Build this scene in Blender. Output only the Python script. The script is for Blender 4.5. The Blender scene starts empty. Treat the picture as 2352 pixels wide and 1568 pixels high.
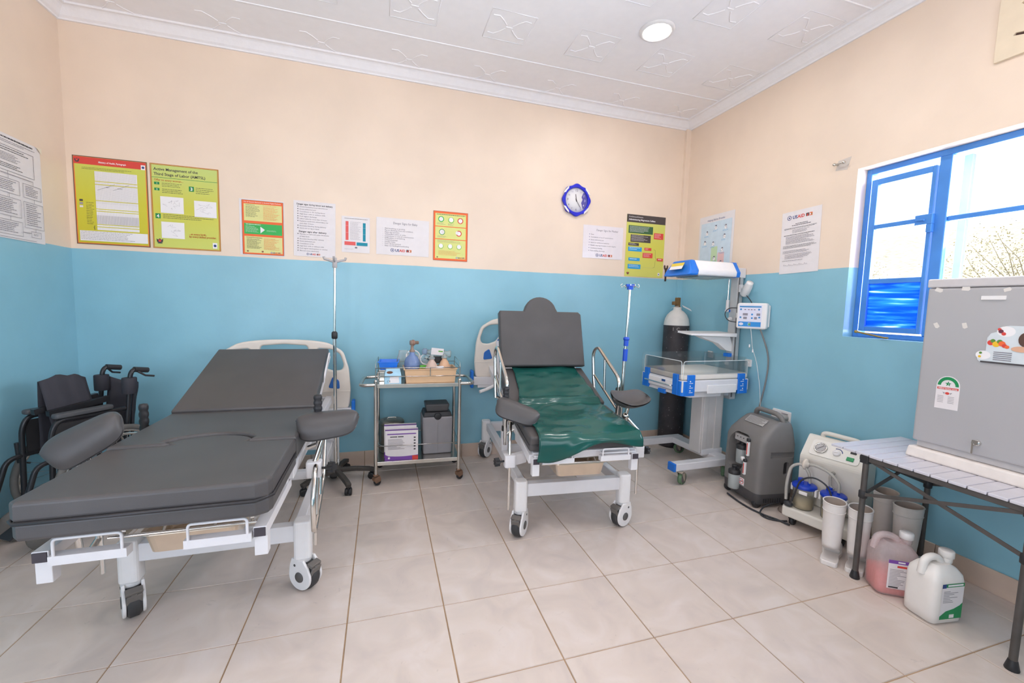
import bpy, bmesh, math, random
from mathutils import Vector, Matrix, Euler, noise
R = math.radians
PI = math.pi
random.seed(7)
scn = bpy.context.scene
COL = scn.collection

# ------------------------------------------------------------------ camera
cam = bpy.data.cameras.new('camera'); camo = bpy.data.objects.new('camera', cam); COL.objects.link(camo)
cam.sensor_width = 36.0; cam.sensor_fit = 'HORIZONTAL'
cam.lens = 962.47 / 2352 * 36.0
cam.clip_start = 0.02; cam.clip_end = 300
YAW, PITCH, ROLL = 0.3002, -0.0856, 0.0269
fw = Vector((math.sin(YAW) * math.cos(PITCH), math.cos(YAW) * math.cos(PITCH), math.sin(PITCH)))
r0 = Vector((math.cos(YAW), -math.sin(YAW), 0)); u0 = r0.cross(fw)
rt = r0 * math.cos(ROLL) + u0 * math.sin(ROLL); up = -r0 * math.sin(ROLL) + u0 * math.cos(ROLL)
mm = Matrix((rt, up, -fw)).transposed().to_4x4(); mm.translation = Vector((-2.8436, -3.5455, 1.3312))
camo.matrix_world = mm
scn.camera = camo

# ------------------------------------------------------------------ light and exposure
vs = scn.view_settings
vs.view_transform = 'Standard'; vs.look = 'None'; vs.gamma = 1.0; vs.use_curve_mapping = False
vs.exposure = 0.05
scn.cycles.max_bounces = 9; scn.cycles.diffuse_bounces = 5; scn.cycles.glossy_bounces = 4; scn.cycles.transparent_max_bounces = 14
wd = bpy.data.worlds.new('world'); scn.world = wd; wd.use_nodes = True
wn = wd.node_tree.nodes; wl = wd.node_tree.links
for n in list(wn): wn.remove(n)
sky = wn.new('ShaderNodeTexSky'); sky.sky_type = 'HOSEK_WILKIE'; sky.turbidity = 4.0; sky.ground_albedo = 0.45
sky.sun_direction = Vector((-0.45, 0.25, 0.86)).normalized()
hsv = wn.new('ShaderNodeHueSaturation'); hsv.inputs['Saturation'].default_value = 0.35
bg = wn.new('ShaderNodeBackground'); bg.inputs['Strength'].default_value = 9.0
wo = wn.new('ShaderNodeOutputWorld')
wl.new(sky.outputs[0], hsv.inputs['Color']); wl.new(hsv.outputs[0], bg.inputs[0]); wl.new(bg.outputs[0], wo.inputs[0])

def lamp(name, kind, loc, energy, color=(1, 1, 1), direction=None, **kw):
    l = bpy.data.lights.new(name, kind); l.energy = energy; l.color = color
    for k, v in kw.items(): setattr(l, k, v)
    o = bpy.data.objects.new(name, l); COL.objects.link(o); o.location = loc
    if direction: o.rotation_euler = Vector(direction).to_track_quat('-Z', 'Y').to_euler()
    return o
lamp('sun', 'SUN', (0, 0, 12), 4.0, (1, .95, .86), (0.45, -0.25, -0.86), angle=R(0.6))
# daylight through the right wall window, then fill at windows and a doorway added out of view
DAY = (.92, .965, 1.07)
lamp('daylight_right_window', 'AREA', (0.15, -2.3, 1.72), 92, DAY, (-1, 0, -.05), shape='RECTANGLE', size=1.35, size_y=1.0)
lamp('added_front_window_fill', 'AREA', (-3.6, -4.78, 1.75), 42, DAY, (-.22, 1, 1.0), shape='RECTANGLE', size=1.5, size_y=1.2)
lamp('added_front_window_fill', 'AREA', (-1.4, -4.78, 1.75), 25, DAY, (-0.2, 1, 1.0), shape='RECTANGLE', size=1.5, size_y=1.2)
lamp('added_doorway_fill', 'AREA', (-4.79, -3.9, 1.15), 31, DAY, (1, .25, .4), shape='RECTANGLE', size=.85, size_y=1.9)

# ------------------------------------------------------------------ materials
def lin(c):
    if isinstance(c, str):
        c = [int(c[i:i + 2], 16) / 255 for i in (0, 2, 4)]
    return [((x + .055) / 1.055) ** 2.4 if x > .04045 else x / 12.92 for x in c]
MATS = {}
def mat(name, col, rough=.5, metal=0., var=.05, scale=18., spec=.5, trans=0., ior=1.45, alpha=1., bump=0., bscale=200., emit=None, estr=0., coat=0.):
    if name in MATS: return MATS[name]
    m = bpy.data.materials.new(name); m.use_nodes = True
    nt = m.node_tree; N = nt.nodes; L = nt.links
    b = N['Principled BSDF']
    c = lin(col)
    tc = N.new('ShaderNodeTexCoord')
    if var > 0:
        ns = N.new('ShaderNodeTexNoise'); ns.inputs['Scale'].default_value = scale; ns.inputs['Detail'].default_value = 4
        rp = N.new('ShaderNodeValToRGB')
        rp.color_ramp.elements[0].position = .3; rp.color_ramp.elements[1].position = .7
        rp.color_ramp.elements[0].color = [x * (1 - var) for x in c] + [1]
        rp.color_ramp.elements[1].color = [min(1, x * (1 + var)) for x in c] + [1]
        L.new(tc.outputs['Object'], ns.inputs['Vector']); L.new(ns.outputs[0], rp.inputs[0]); L.new(rp.outputs[0], b.inputs['Base Color'])
    else:
        b.inputs['Base Color'].default_value = c + [1]
    b.inputs['Roughness'].default_value = rough; b.inputs['Metallic'].default_value = metal
    b.inputs['Specular IOR Level'].default_value = spec
    b.inputs['IOR'].default_value = ior
    b.inputs['Transmission Weight'].default_value = trans
    b.inputs['Alpha'].default_value = alpha
    b.inputs['Coat Weight'].default_value = coat
    if emit: b.inputs['Emission Color'].default_value = lin(emit) + [1]; b.inputs['Emission Strength'].default_value = estr
    if bump > 0:
        n2 = N.new('ShaderNodeTexNoise'); n2.inputs['Scale'].default_value = bscale; n2.inputs['Detail'].default_value = 3
        bp = N.new('ShaderNodeBump'); bp.inputs['Strength'].default_value = bump; bp.inputs['Distance'].default_value = .002
        L.new(tc.outputs['Object'], n2.inputs['Vector']); L.new(n2.outputs[0], bp.inputs['Height']); L.new(bp.outputs[0], b.inputs['Normal'])
    MATS[name] = m
    return m
def glassy(name, col, fac=.12, rough=.05):
    """thin clear plastic or glass sheet: mostly transparent with a glossy skin"""
    if name in MATS: return MATS[name]
    m = bpy.data.materials.new(name); m.use_nodes = True
    nt = m.node_tree; N = nt.nodes; L = nt.links
    for n in list(N): N.remove(n)
    out = N.new('ShaderNodeOutputMaterial'); tr = N.new('ShaderNodeBsdfTransparent'); df = N.new('ShaderNodeBsdfDiffuse'); gl = N.new('ShaderNodeBsdfGlossy')
    m1 = N.new('ShaderNodeMixShader'); m2 = N.new('ShaderNodeMixShader'); fr = N.new('ShaderNodeFresnel'); fr.inputs[0].default_value = 1.4
    tc = N.new('ShaderNodeTexCoord'); ns = N.new('ShaderNodeTexNoise'); ns.inputs['Scale'].default_value = 9.; L.new(tc.outputs['Object'], ns.inputs[0])
    mp = N.new('ShaderNodeMapRange'); mp.inputs[3].default_value = fac * .8; mp.inputs[4].default_value = fac * 1.2; L.new(ns.outputs[0], mp.inputs[0])
    c = lin(col)
    tr.inputs[0].default_value = [1 - (1 - x) * .3 for x in c] + [1]; df.inputs[0].default_value = c + [1]; gl.inputs['Roughness'].default_value = rough
    sc_ = N.new('ShaderNodeMath'); sc_.operation = 'MULTIPLY'; sc_.inputs[1].default_value = .8; L.new(fr.outputs[0], sc_.inputs[0])
    L.new(mp.outputs[0], m1.inputs[0]); L.new(tr.outputs[0], m1.inputs[1]); L.new(df.outputs[0], m1.inputs[2])
    L.new(sc_.outputs[0], m2.inputs[0]); L.new(m1.outputs[0], m2.inputs[1]); L.new(gl.outputs[0], m2.inputs[2]); L.new(m2.outputs[0], out.inputs[0])
    MATS[name] = m
    return m

# ------------------------------------------------------------------ mesh builder
class MB:
    def __init__(s): s.v = []; s.f = []; s.mi = []; s.sm = []; s.X = Matrix.Identity(4); s.m = 0
    def at(s, loc=(0, 0, 0), rot=(0, 0, 0)):
        s.X = Matrix.Translation(loc) @ Euler([R(a) for a in rot]).to_matrix().to_4x4(); return s
    def mx(s, M): s.X = M; return s
    def mt(s, i): s.m = i; return s
    def add(s, vs, fs, smooth=False):
        b = len(s.v); s.v += [tuple(s.X @ Vector(p)) for p in vs]
        for f in fs:
            s.f.append([i + b for i in f]); s.mi.append(s.m); s.sm.append(smooth)
        return s
    def box(s, c, d):
        x, y, z = c; a, b, e = d[0] / 2, d[1] / 2, d[2] / 2
        return s.add([(x - a, y - b, z - e), (x + a, y - b, z - e), (x + a, y + b, z - e), (x - a, y + b, z - e), (x - a, y - b, z + e), (x + a, y - b, z + e), (x + a, y + b, z + e), (x - a, y + b, z + e)],
                     [(0, 3, 2, 1), (4, 5, 6, 7), (0, 1, 5, 4), (1, 2, 6, 5), (2, 3, 7, 6), (3, 0, 4, 7)])
    def bb(s, x0, x1, y0, y1, z0, z1): return s.box(((x0 + x1) / 2, (y0 + y1) / 2, (z0 + z1) / 2), (abs(x1 - x0), abs(y1 - y0), abs(z1 - z0)))
    def bar(s, p0, p1, w, h, upv=(0, 0, 1)):
        p0 = Vector(p0); p1 = Vector(p1); d = (p1 - p0).normalized(); a = d.cross(Vector(upv))
        if a.length < 1e-4: a = d.cross(Vector((1, 0, 0)))
        a.normalize(); b = a.cross(d).normalized(); a = a * w / 2; b = b * h / 2
        return s.add([p0 - a - b, p0 + a - b, p0 + a + b, p0 - a + b, p1 - a - b, p1 + a - b, p1 + a + b, p1 - a + b],
                     [(0, 1, 2, 3), (7, 6, 5, 4), (0, 4, 5, 1), (1, 5, 6, 2), (2, 6, 7, 3), (3, 7, 4, 0)])
    def tube(s, path, r, n=8, closed=False, caps=True):
        P = [Vector(p) for p in path]; m = len(P); rr = r if isinstance(r, (list, tuple)) else [r] * m
        T = []
        for i in range(m):
            if closed: t = P[(i + 1) % m] - P[i - 1]
            else: t = P[min(i + 1, m - 1)] - P[max(i - 1, 0)]
            T.append(t.normalized() if t.length > 1e-9 else Vector((0, 0, 1)))
        a = T[0].orthogonal().normalized(); vs = []
        for i in range(m):
            a = a - T[i] * a.dot(T[i])
            a = a.normalized() if a.length > 1e-6 else T[i].orthogonal().normalized()
            b = T[i].cross(a)
            for k in range(n):
                th = 2 * PI * k / n; vs.append(P[i] + (a * math.cos(th) + b * math.sin(th)) * rr[i])
        fs = []
        for i in range(m if closed else m - 1):
            j = (i + 1) % m
            for k in range(n):
                l = (k + 1) % n; fs.append((i * n + k, i * n + l, j * n + l, j * n + k))
        s.add(vs, fs, True)
        if caps and not closed:
            s.add(vs[:n], [tuple(reversed(range(n)))]); s.add(vs[-n:], [tuple(range(n))])
        return s
    def cyl(s, p0, p1, r, r1=None, n=16): return s.tube([p0, p1], [r, r if r1 is None else r1], n)
    def lathe(s, prof, c=(0, 0, 0), n=24, ax='z', sm=True):
        vs = []; fs = []
        for (r, z) in prof:
            for k in range(n):
                th = 2 * PI * k / n; x, y = r * math.cos(th), r * math.sin(th)
                p = (x, y, z) if ax == 'z' else ((z, x, y) if ax == 'x' else (y, z, x))
                vs.append((p[0] + c[0], p[1] + c[1], p[2] + c[2]))
        m = len(prof)
        for i in range(m - 1):
            for k in range(n):
                l = (k + 1) % n; fs.append((i * n + k, i * n + l, (i + 1) * n + l, (i + 1) * n + k))
        s.add(vs, fs, sm)
        if prof[0][0] > 1e-6: s.add(vs[:n], [tuple(reversed(range(n)))])
        if prof[-1][0] > 1e-6: s.add(vs[-n:], [tuple(range(n))])
        return s
    def ball(s, c, r, sc=(1, 1, 1), n=16, m=10):
        pr = [(max(1e-5, math.sin(PI * i / m)) * r, -math.cos(PI * i / m) * r) for i in range(m + 1)]
        vs = []; fs = []
        for (a, z) in pr:
            for k in range(n):
                th = 2 * PI * k / n; vs.append((c[0] + a * math.cos(th) * sc[0], c[1] + a * math.sin(th) * sc[1], c[2] + z * sc[2]))
        for i in range(m):
            for k in range(n):
                l = (k + 1) % n; fs.append((i * n + k, i * n + l, (i + 1) * n + l, (i + 1) * n + k))
        return s.add(vs, fs, True)
    def prism(s, poly, h0, h1, pl='xy', smooth=False):
        def q(a, b, h): return (a, b, h) if pl == 'xy' else ((a, h, b) if pl == 'xz' else (h, a, b))
        n = len(poly); vs = [q(a, b, h0) for a, b in poly] + [q(a, b, h1) for a, b in poly]
        fs = [tuple(reversed(range(n))), tuple(range(n, 2 * n))]
        s.add(vs, fs)
        return s.add(vs, [(i, (i + 1) % n, n + (i + 1) % n, n + i) for i in range(n)], smooth)
    def grid(s, fn, nu, nv, smooth=True, wrapu=False):
        vs = [fn(i / (nu - 1) if not wrapu else i / nu, j / (nv - 1)) for j in range(nv) for i in range(nu)]
        fs = []
        for j in range(nv - 1):
            for i in range(nu if wrapu else nu - 1):
                k = (i + 1) % nu; fs.append((j * nu + i, j * nu + k, (j + 1) * nu + k, (j + 1) * nu + i))
        return s.add(vs, fs, smooth)
    def cpoly(s, loops, depth, bev=0., pl='xy', off=0., bres=2):
        """filled outline with holes, thickness depth centred on off, rounded edges of radius bev"""
        cu = bpy.data.curves.new('t', 'CURVE'); cu.dimensions = '2D'; cu.fill_mode = 'BOTH'
        cu.extrude = max(depth / 2 - bev, 0); cu.bevel_depth = bev; cu.bevel_resolution = bres; cu.offset = -bev
        for lp in loops:
            sp = cu.splines.new('POLY'); sp.points.add(len(lp) - 1)
            for i, (a, b) in enumerate(lp): sp.points[i].co = (a, b, 0, 1)
            sp.use_cyclic_u = True
        o = bpy.data.objects.new('t', cu); COL.objects.link(o)
        me = bpy.data.meshes.new_from_object(o.evaluated_get(bpy.context.evaluated_depsgraph_get()))
        def q(p):
            a, b, h = p[0], p[1], p[2] + off
            return (a, b, h) if pl == 'xy' else ((a, -h, b) if pl == 'xz' else (h, a, b))
        s.add([q(v.co) for v in me.vertices], [tuple(p.vertices) for p in me.polygons], False)
        bpy.data.objects.remove(o); bpy.data.curves.remove(cu); bpy.data.meshes.remove(me)
        return s
    def text(s, txt, x, y, h, w=None, al='L', pl='xz', off=0., bold=0.):
        """flat lettering: lower left corner at x,y, capital height h, squeezed to width w"""
        vs, fs, wd_ = glyphs(txt, bold)
        k = h / .69; kx = (w / wd_) if w else k
        tw = wd_ * kx; dx = {'L': 0, 'C': -tw / 2, 'R': -tw}[al]
        def q(a, b): 
            a = x + dx + a * kx; b = y + b * k
            return (a, b, off) if pl == 'xy' else ((a, off, b) if pl == 'xz' else (off, a, b))
        return s.add([q(a, b) for a, b in vs], fs)
    def build(s, name, mats, parent=None, bevel=0., seg=2, loc=None, rotz=0., sub=0, solid=0., wn_=True):
        me = bpy.data.meshes.new(name); me.from_pydata(s.v, [], s.f)
        if not isinstance(mats, (list, tuple)): mats = [mats]
        for m in mats: me.materials.append(m)
        me.polygons.foreach_set('material_index', s.mi); me.polygons.foreach_set('use_smooth', s.sm); me.update()
        o = bpy.data.objects.new(name, me); COL.objects.link(o)
        if parent: o.parent = parent
        if loc is not None: o.location = loc
        o.rotation_euler = (0, 0, rotz)
        if solid: md = o.modifiers.new('solid', 'SOLIDIFY'); md.thickness = solid; md.offset = 0
        if bevel:
            md = o.modifiers.new('bevel', 'BEVEL'); md.width = bevel; md.segments = seg; md.limit_method = 'ANGLE'; md.angle_limit = R(40)
        if sub: md = o.modifiers.new('sub', 'SUBSURF'); md.levels = sub; md.render_levels = sub
        return o
_GL = {}
def glyphs(txt, bold=0.):
    key = (txt, bold)
    if key in _GL: return _GL[key]
    cu = bpy.data.curves.new('t', 'FONT'); cu.body = txt; cu.resolution_u = 2; cu.fill_mode = 'FRONT'; cu.offset = bold
    o = bpy.data.objects.new('t', cu); COL.objects.link(o)
    me = bpy.data.meshes.new_from_object(o.evaluated_get(bpy.context.evaluated_depsgraph_get()))
    vs = [(v.co.x, v.co.y) for v in me.vertices]; fs = [tuple(p.vertices) for p in me.polygons]
    bpy.data.objects.remove(o); bpy.data.curves.remove(cu); bpy.data.meshes.remove(me)
    w = max([a for a, b in vs] + [1e-3])
    _GL[key] = (vs, fs, w); return _GL[key]
def fil(P, r, n=4, closed=False):
    """round the corners of a polyline"""
    P = [Vector(p) for p in P]; out = []; m = len(P)
    for i in range(m):
        if not closed and i in (0, m - 1): out.append(P[i]); continue
        a, b, c = P[i - 1], P[i], P[(i + 1) % m]
        d1 = (a - b); d2 = (c - b); k = min(r, d1.length * .49, d2.length * .49)
        p, q = b + d1.normalized() * k, b + d2.normalized() * k
        for j in range(n + 1):
            t = j / n; out.append(p * (1 - t) ** 2 + b * 2 * t * (1 - t) + q * t * t)
    return out
def fil2(P, r, n=4): return [(p.x, p.y) for p in fil([(a, b, 0) for a, b in P], r, n, True)]
def rrect(x0, x1, y0, y1, r, n=4): return fil2([(x0, y0), (x1, y0), (x1, y1), (x0, y1)], r, n)
def circ(cx, cy, r, n=24, ry=None): return [(cx + r * math.cos(2 * PI * k / n), cy + (ry or r) * math.sin(2 * PI * k / n)) for k in range(n)]
def arc(cx, cy, r, a0, a1, n=12): return [(cx + r * math.cos(R(a0 + (a1 - a0) * k / n)), cy + r * math.sin(R(a0 + (a1 - a0) * k / n))) for k in range(n + 1)]

def tag(o, label, cat=None, group=None, kind=None):
    o['label'] = label
    if cat: o['category'] = cat
    if group: o['group'] = group
    if kind: o['kind'] = kind
    return o
def thing(name, label, cat, loc=(0, 0, 0), rotz=0., group=None):
    o = bpy.data.objects.new(name, None); COL.objects.link(o); o.empty_display_size = .05
    o.location = loc; o.rotation_euler = (0, 0, R(rotz))
    return tag(o, label, cat, group)
def struct(o, label=None):
    o['kind'] = 'structure'
    if label: o['label'] = label
    return o

# shared materials
WHITE = mat('white_powder_coat', 'dcd9da', .35, var=.02)
WPLAS = mat('white_plastic', 'e6e2e0', .4, var=.02)
BEIGE = mat('beige_bed_plastic', 'ddd3c8', .42, var=.02)
CHROME = mat('chrome', 'dcd8d2', .16, 1., var=.03)
STEEL = mat('stainless_steel', 'cfcac2', .22, 1., var=.05, scale=6)
BLACKV = mat('black_vinyl', '4d4a4a', .42, var=.09, scale=5, bump=.15, bscale=500)
BLACKP = mat('black_plastic', '2c2b2d', .45, var=.1)
DGREY = mat('dark_grey_plastic', '5d5a58', .5, var=.06)
BLUEP = mat('blue_plastic', '1c72d2', .4, var=.04)
PAPER = mat('paper', 'e3dcdc', .75, var=.02)
INK = mat('dark_ink', '4a4648', .8, var=0)
LINK = mat('pale_ink', '9f989b', .8, var=0)
RED = mat('print_red', 'd6483f', .7, var=0)
ORANGE = mat('print_orange', 'ea6b3c', .7, var=0)
GREEN = mat('print_green', '2c8b4d', .7, var=0)
LIME = mat('print_lime', 'd2d25c', .7, var=.03)
WINK = mat('print_white', 'ece8e8', .7, var=0)
PBLUE = mat('print_blue', '3a9bd0', .7, var=0)
NAVY = mat('print_navy', '35477e', .7, var=0)
# ================================================================== THE ROOM
W, H, PZ, YF = 4.811, 3.13, 1.6318, -4.8
def wall_mat():
    m = bpy.data.materials.new('two_tone_wall_paint'); m.use_nodes = True
    nt = m.node_tree; N = nt.nodes; L = nt.links; b = N['Principled BSDF']
    geo = N.new('ShaderNodeNewGeometry'); sp = N.new('ShaderNodeSeparateXYZ'); L.new(geo.outputs['Position'], sp.inputs[0])
    n1 = N.new('ShaderNodeTexNoise'); n1.inputs['Scale'].default_value = 3.; n1.inputs['Detail'].default_value = 5; L.new(geo.outputs['Position'], n1.inputs[0])
    wob = N.new('ShaderNodeMath'); wob.operation = 'MULTIPLY_ADD'; wob.inputs[1].default_value = .012; L.new(n1.outputs[0], wob.inputs[0]); L.new(sp.outputs[2], wob.inputs[2])
    gt = N.new('ShaderNodeMath'); gt.operation = 'GREATER_THAN'; gt.inputs[1].default_value = PZ + .006; L.new(wob.outputs[0], gt.inputs[0])
    def ramp(c, v):
        r = N.new('ShaderNodeValToRGB'); c = lin(c); r.color_ramp.elements[0].position = .35; r.color_ramp.elements[1].position = .65
        r.color_ramp.elements[0].color = [x * (1 - v) for x in c] + [1]; r.color_ramp.elements[1].color = [x * (1 + v) for x in c] + [1]
        L.new(n1.outputs[0], r.inputs[0]); return r
    cr = ramp('e8d3bf', .03); bl = ramp('8abccc', .04)
    mx = N.new('ShaderNodeMix'); mx.data_type = 'RGBA'; L.new(gt.outputs[0], mx.inputs[0]); L.new(bl.outputs[0], mx.inputs[6]); L.new(cr.outputs[0], mx.inputs[7])
    L.new(mx.outputs[2], b.inputs['Base Color'])
    mr = N.new('ShaderNodeMix'); mr.data_type = 'FLOAT'; mr.inputs[2].default_value = .33; mr.inputs[3].default_value = .45; L.new(gt.outputs[0], mr.inputs[0]); L.new(mr.outputs[0], b.inputs['Roughness'])
    n2 = N.new('ShaderNodeTexNoise'); n2.inputs['Scale'].default_value = 22; n2.inputs['Detail'].default_value = 6; L.new(geo.outputs['Position'], n2.inputs[0])
    bp = N.new('ShaderNodeBump'); bp.inputs['Strength'].default_value = .12; bp.inputs['Distance'].default_value = .006; L.new(n2.outputs[0], bp.inputs['Height']); L.new(bp.outputs[0], b.inputs['Normal'])
    return m
WALL = wall_mat()
def tile_mat():
    m = bpy.data.materials.new('marbled_floor_tile'); m.use_nodes = True
    nt = m.node_tree; N = nt.nodes; L = nt.links; b = N['Principled BSDF']
    tc = N.new('ShaderNodeTexCoord'); oi = N.new('ShaderNodeObjectInfo')
    ml = N.new('ShaderNodeVectorMath'); ml.operation = 'MULTIPLY_ADD'; ml.inputs[1].default_value = (1, 1, 1)
    cb = N.new('ShaderNodeCombineXYZ'); rm = N.new('ShaderNodeMath'); rm.operation = 'MULTIPLY'; rm.inputs[1].default_value = 37.
    L.new(oi.outputs['Random'], rm.inputs[0]); L.new(rm.outputs[0], cb.inputs[0]); L.new(rm.outputs[0], cb.inputs[2])
    L.new(tc.outputs['Object'], ml.inputs[0]); L.new(cb.outputs[0], ml.inputs[2])
    n1 = N.new('ShaderNodeTexNoise'); n1.inputs['Scale'].default_value = 5.; n1.inputs['Detail'].default_value = 7; n1.inputs['Distortion'].default_value = 1.2; L.new(ml.outputs[0], n1.inputs[0])
    r1 = N.new('ShaderNodeValToRGB'); e = r1.color_ramp.elements
    e[0].position = .3; e[0].color = lin('c9bbb2') + [1]; e[1].position = .72; e[1].color = lin('d9ccc4') + [1]
    x = e.new(.5); x.color = lin('d2c3b8') + [1]
    L.new(n1.outputs[0], r1.inputs[0])
    n2 = N.new('ShaderNodeTexNoise'); n2.inputs['Scale'].default_value = 11.; n2.inputs['Detail'].default_value = 9; n2.inputs['Roughness'].default_value = .7; n2.inputs['Distortion'].default_value = 2.2; L.new(ml.outputs[0], n2.inputs[0])
    r2 = N.new('ShaderNodeValToRGB'); r2.color_ramp.elements[0].position = .63; r2.color_ramp.elements[1].position = .78; L.new(n2.outputs[0], r2.inputs[0])
    k = N.new('ShaderNodeMath'); k.operation = 'MULTIPLY'; k.inputs[1].default_value = .6; L.new(r2.outputs[0], k.inputs[0])
    mx = N.new('ShaderNodeMix'); mx.data_type = 'RGBA'; L.new(k.outputs[0], mx.inputs[0]); L.new(r1.outputs[0], mx.inputs[6]); mx.inputs[7].default_value = lin('8f8580') + [1]
    L.new(mx.outputs[2], b.inputs['Base Color']); b.inputs['Roughness'].default_value = .3
    return m
TILE = tile_mat()
GROUT = mat('brown_grout', 'a68a6c', .9, var=.2, scale=9)
SKIRT = mat('skirting_tile', 'cbb5a4', .35, var=.06, scale=7)
CEIL = mat('white_ceiling_board', 'f3eff0', .6, var=.015, bump=.05, bscale=60)
CORN = mat('white_plaster_cornice', 'efebec', .6, var=.02, bump=.8, bscale=45)

floor = struct(MB().bb(-W - .2, .2, YF - .2, .2, -.12, -.003).build('floor', GROUT), 'beige marbled tile floor with brown grout')
TX, TY = .4, .4048
def tile_mesh(w, d):
    b = MB(); a, c, i = w / 2 - .0024, d / 2 - .0024, .0012
    v = [(-a, -c, -.003), (a, -c, -.003), (a, c, -.003), (-a, c, -.003), (-a + i, -c + i, 0), (a - i, -c + i, 0), (a - i, c - i, 0), (-a + i, c - i, 0)]
    b.add(v, [(4, 5, 6, 7), (0, 1, 5, 4), (1, 2, 6, 5), (2, 3, 7, 6), (3, 0, 4, 7)])
    return b
xs = [-W] + [-2.9852 + TX * k for k in range(-4, 8)] + [0.]
ys = [0.] + [-.5784 + TY - TY * k for k in range(0, 12) if -.5784 + TY - TY * k > YF] + [YF]
cache = {}
for i in range(len(xs) - 1):
    for j in range(len(ys) - 1):
        w_, d_ = xs[i + 1] - xs[i], ys[j] - ys[j + 1]
        if w_ < .02 or d_ < .02: continue
        key = (round(w_, 3), round(d_, 3))
        if key not in cache: o = tile_mesh(w_, d_).build('tile', TILE, floor); cache[key] = o.data
        else: o = bpy.data.objects.new('tile', cache[key]); COL.objects.link(o); o.parent = floor
        o.location = ((xs[i] + xs[i + 1]) / 2, (ys[j] + ys[j + 1]) / 2, 0)

struct(MB().bb(-W - .2, .2, 0, .2, -.12, H + .1).build('wall_back', WALL), 'back wall painted cream above and sky blue below')
DY0, DY1, DZ = -4.36, -3.44, 2.1      # doorway added out of view for fill light
struct(MB().bb(-W - .2, -W, DY1, 0, -.12, H + .1).bb(-W - .2, -W, YF - .2, DY0, -.12, H + .1).bb(-W - .2, -W, DY0, DY1, DZ, H + .1).bb(-W - .2, -W, DY0, DY1, -.12, 0).build('wall_left', WALL), 'left wall painted cream above and sky blue below')
WY0, WY1, WZ0, WZ1 = -3.02, -1.588, 1.19, 2.24
b = MB().bb(0, .2, WY1, 0, -.12, H + .1).bb(0, .2, YF - .2, WY0, -.12, H + .1).bb(0, .2, WY0, WY1, -.12, WZ0).bb(0, .2, WY0, WY1, WZ1, H + .1)
struct(b.build('wall_right', WALL), 'right wall with the window, cream above and sky blue below')
struct(MB().bb(-.052, 0, -.03, 0, -.02, 3.06).build('wall_corner', WALL), 'slim boxed corner between back and right walls')
b = MB(); wx = [(-4.35, -2.85), (-2.15, -.65)]; FZ0, FZ1 = 1.15, 2.35
b.bb(-W - .2, .2, YF - .2, YF, -.12, FZ0).bb(-W - .2, .2, YF - .2, YF, FZ1, H + .1).bb(-W - .2, -4.35, YF - .2, YF, FZ0, FZ1).bb(-2.85, -2.15, YF - .2, YF, FZ0, FZ1).bb(-.65, .2, YF - .2, YF, FZ0, FZ1)
struct(b.build('wall_front', WALL), 'wall behind the photographer with two added window openings')

# skirting tiles
def skirting(name, p0, p1, nrm, first):
    p0, p1, nrm = Vector(p0), Vector(p1), Vector(nrm); L_ = (p1 - p0).length; d = (p1 - p0) / L_
    base = struct(MB().bar(p0 + nrm * .002 + Vector((0, 0, .056)), p1 + nrm * .002 + Vector((0, 0, .056)), .004, .112).build(name, GROUT), 'low beige tile skirting')
    t = 0; nx = first
    while t < L_ - .01:
        e = min(nx, L_); q0 = p0 + d * (t + .0015) + nrm * .007 + Vector((0, 0, .0575)); q1 = p0 + d * (e - .0015) + nrm * .007 + Vector((0, 0, .0575))
        MB().bar(q0, q1, .010, .115).build('tile', SKIRT, base, bevel=.002, seg=1)
        t = e; nx = e + .4
skirting('baseboard_back', (-W, 0, 0), (-.052, 0, 0), (0, -1, 0), .226)
skirting('baseboard_right', (0, -.03, 0), (0, YF, 0), (-1, 0, 0), .14)
skirting('baseboard_left', (-W, 0, 0), (-W, DY1, 0), (1, 0, 0), .17)

dr_ = bpy.data.objects.new('added_door_1', None); COL.objects.link(dr_); struct(dr_, 'added blue door standing open in the left wall, out of view, for fill light'); dr_.location = (-W - .2, DY0, 0)  # door and doorway are added, unseen, to brighten the right side
DBL = mat('blue_door_paint', '2f6fc4', .4, var=.08)
MB().bb(-.9, 0, -.05, -.01, .01, 2.08).build('leaf', DBL, dr_, bevel=.004); MB().bb(.0, .2, .0, .03, 0, DZ).bb(0, .2, DY1 - DY0 - .03, DY1 - DY0, 0, DZ).bb(0, .2, .03, DY1 - DY0 - .03, DZ - .03, DZ).build('door_frame', DBL, dr_)
MB().cyl((-.82, -.05, 1.0), (-.82, -.1, 1.0), .01, n=10).cyl((-.82, -.1, 1.0), (-.72, -.1, 1.0), .009, n=10).build('handle', STEEL, dr_)
# ceiling of embossed boards
ceil = struct(MB().bb(-W - .2, .2, YF - .2, .2, H + .012, H + .1).build('ceiling', CEIL), 'white ceiling of embossed boards')
yb = [0., -.45, -1.64, -2.83, -4.02, YF]
for j in range(len(yb) - 1):
    bd = MB().bb(-W, 0, yb[j + 1], yb[j], H, H + .014).build('board', CEIL, ceil)
    if j: MB().tube([(-W, yb[j], H), (0, yb[j], H)], .0055, 6).build('seam_bead', CEIL, ceil)
def motif_mesh(square):
    b = MB(); r = .0042
    if square: b.tube([(-.145, -.145, 0), (.145, -.145, 0), (.145, .145, 0), (-.145, .145, 0)], .0035, 4, True)
    for sx in (-1, 1):
        for sy in (-1, 1):
            b.tube([(sx * .125, sy * .085, 0), (sx * .085, sy * .09, 0), (sx * .05, sy * .055, 0), (sx * .022, sy * .018, 0)], r, 5)
    b.tube([(-.022, 0, 0), (.022, 0, 0)], r, 5)
    return b
first = {}
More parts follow.
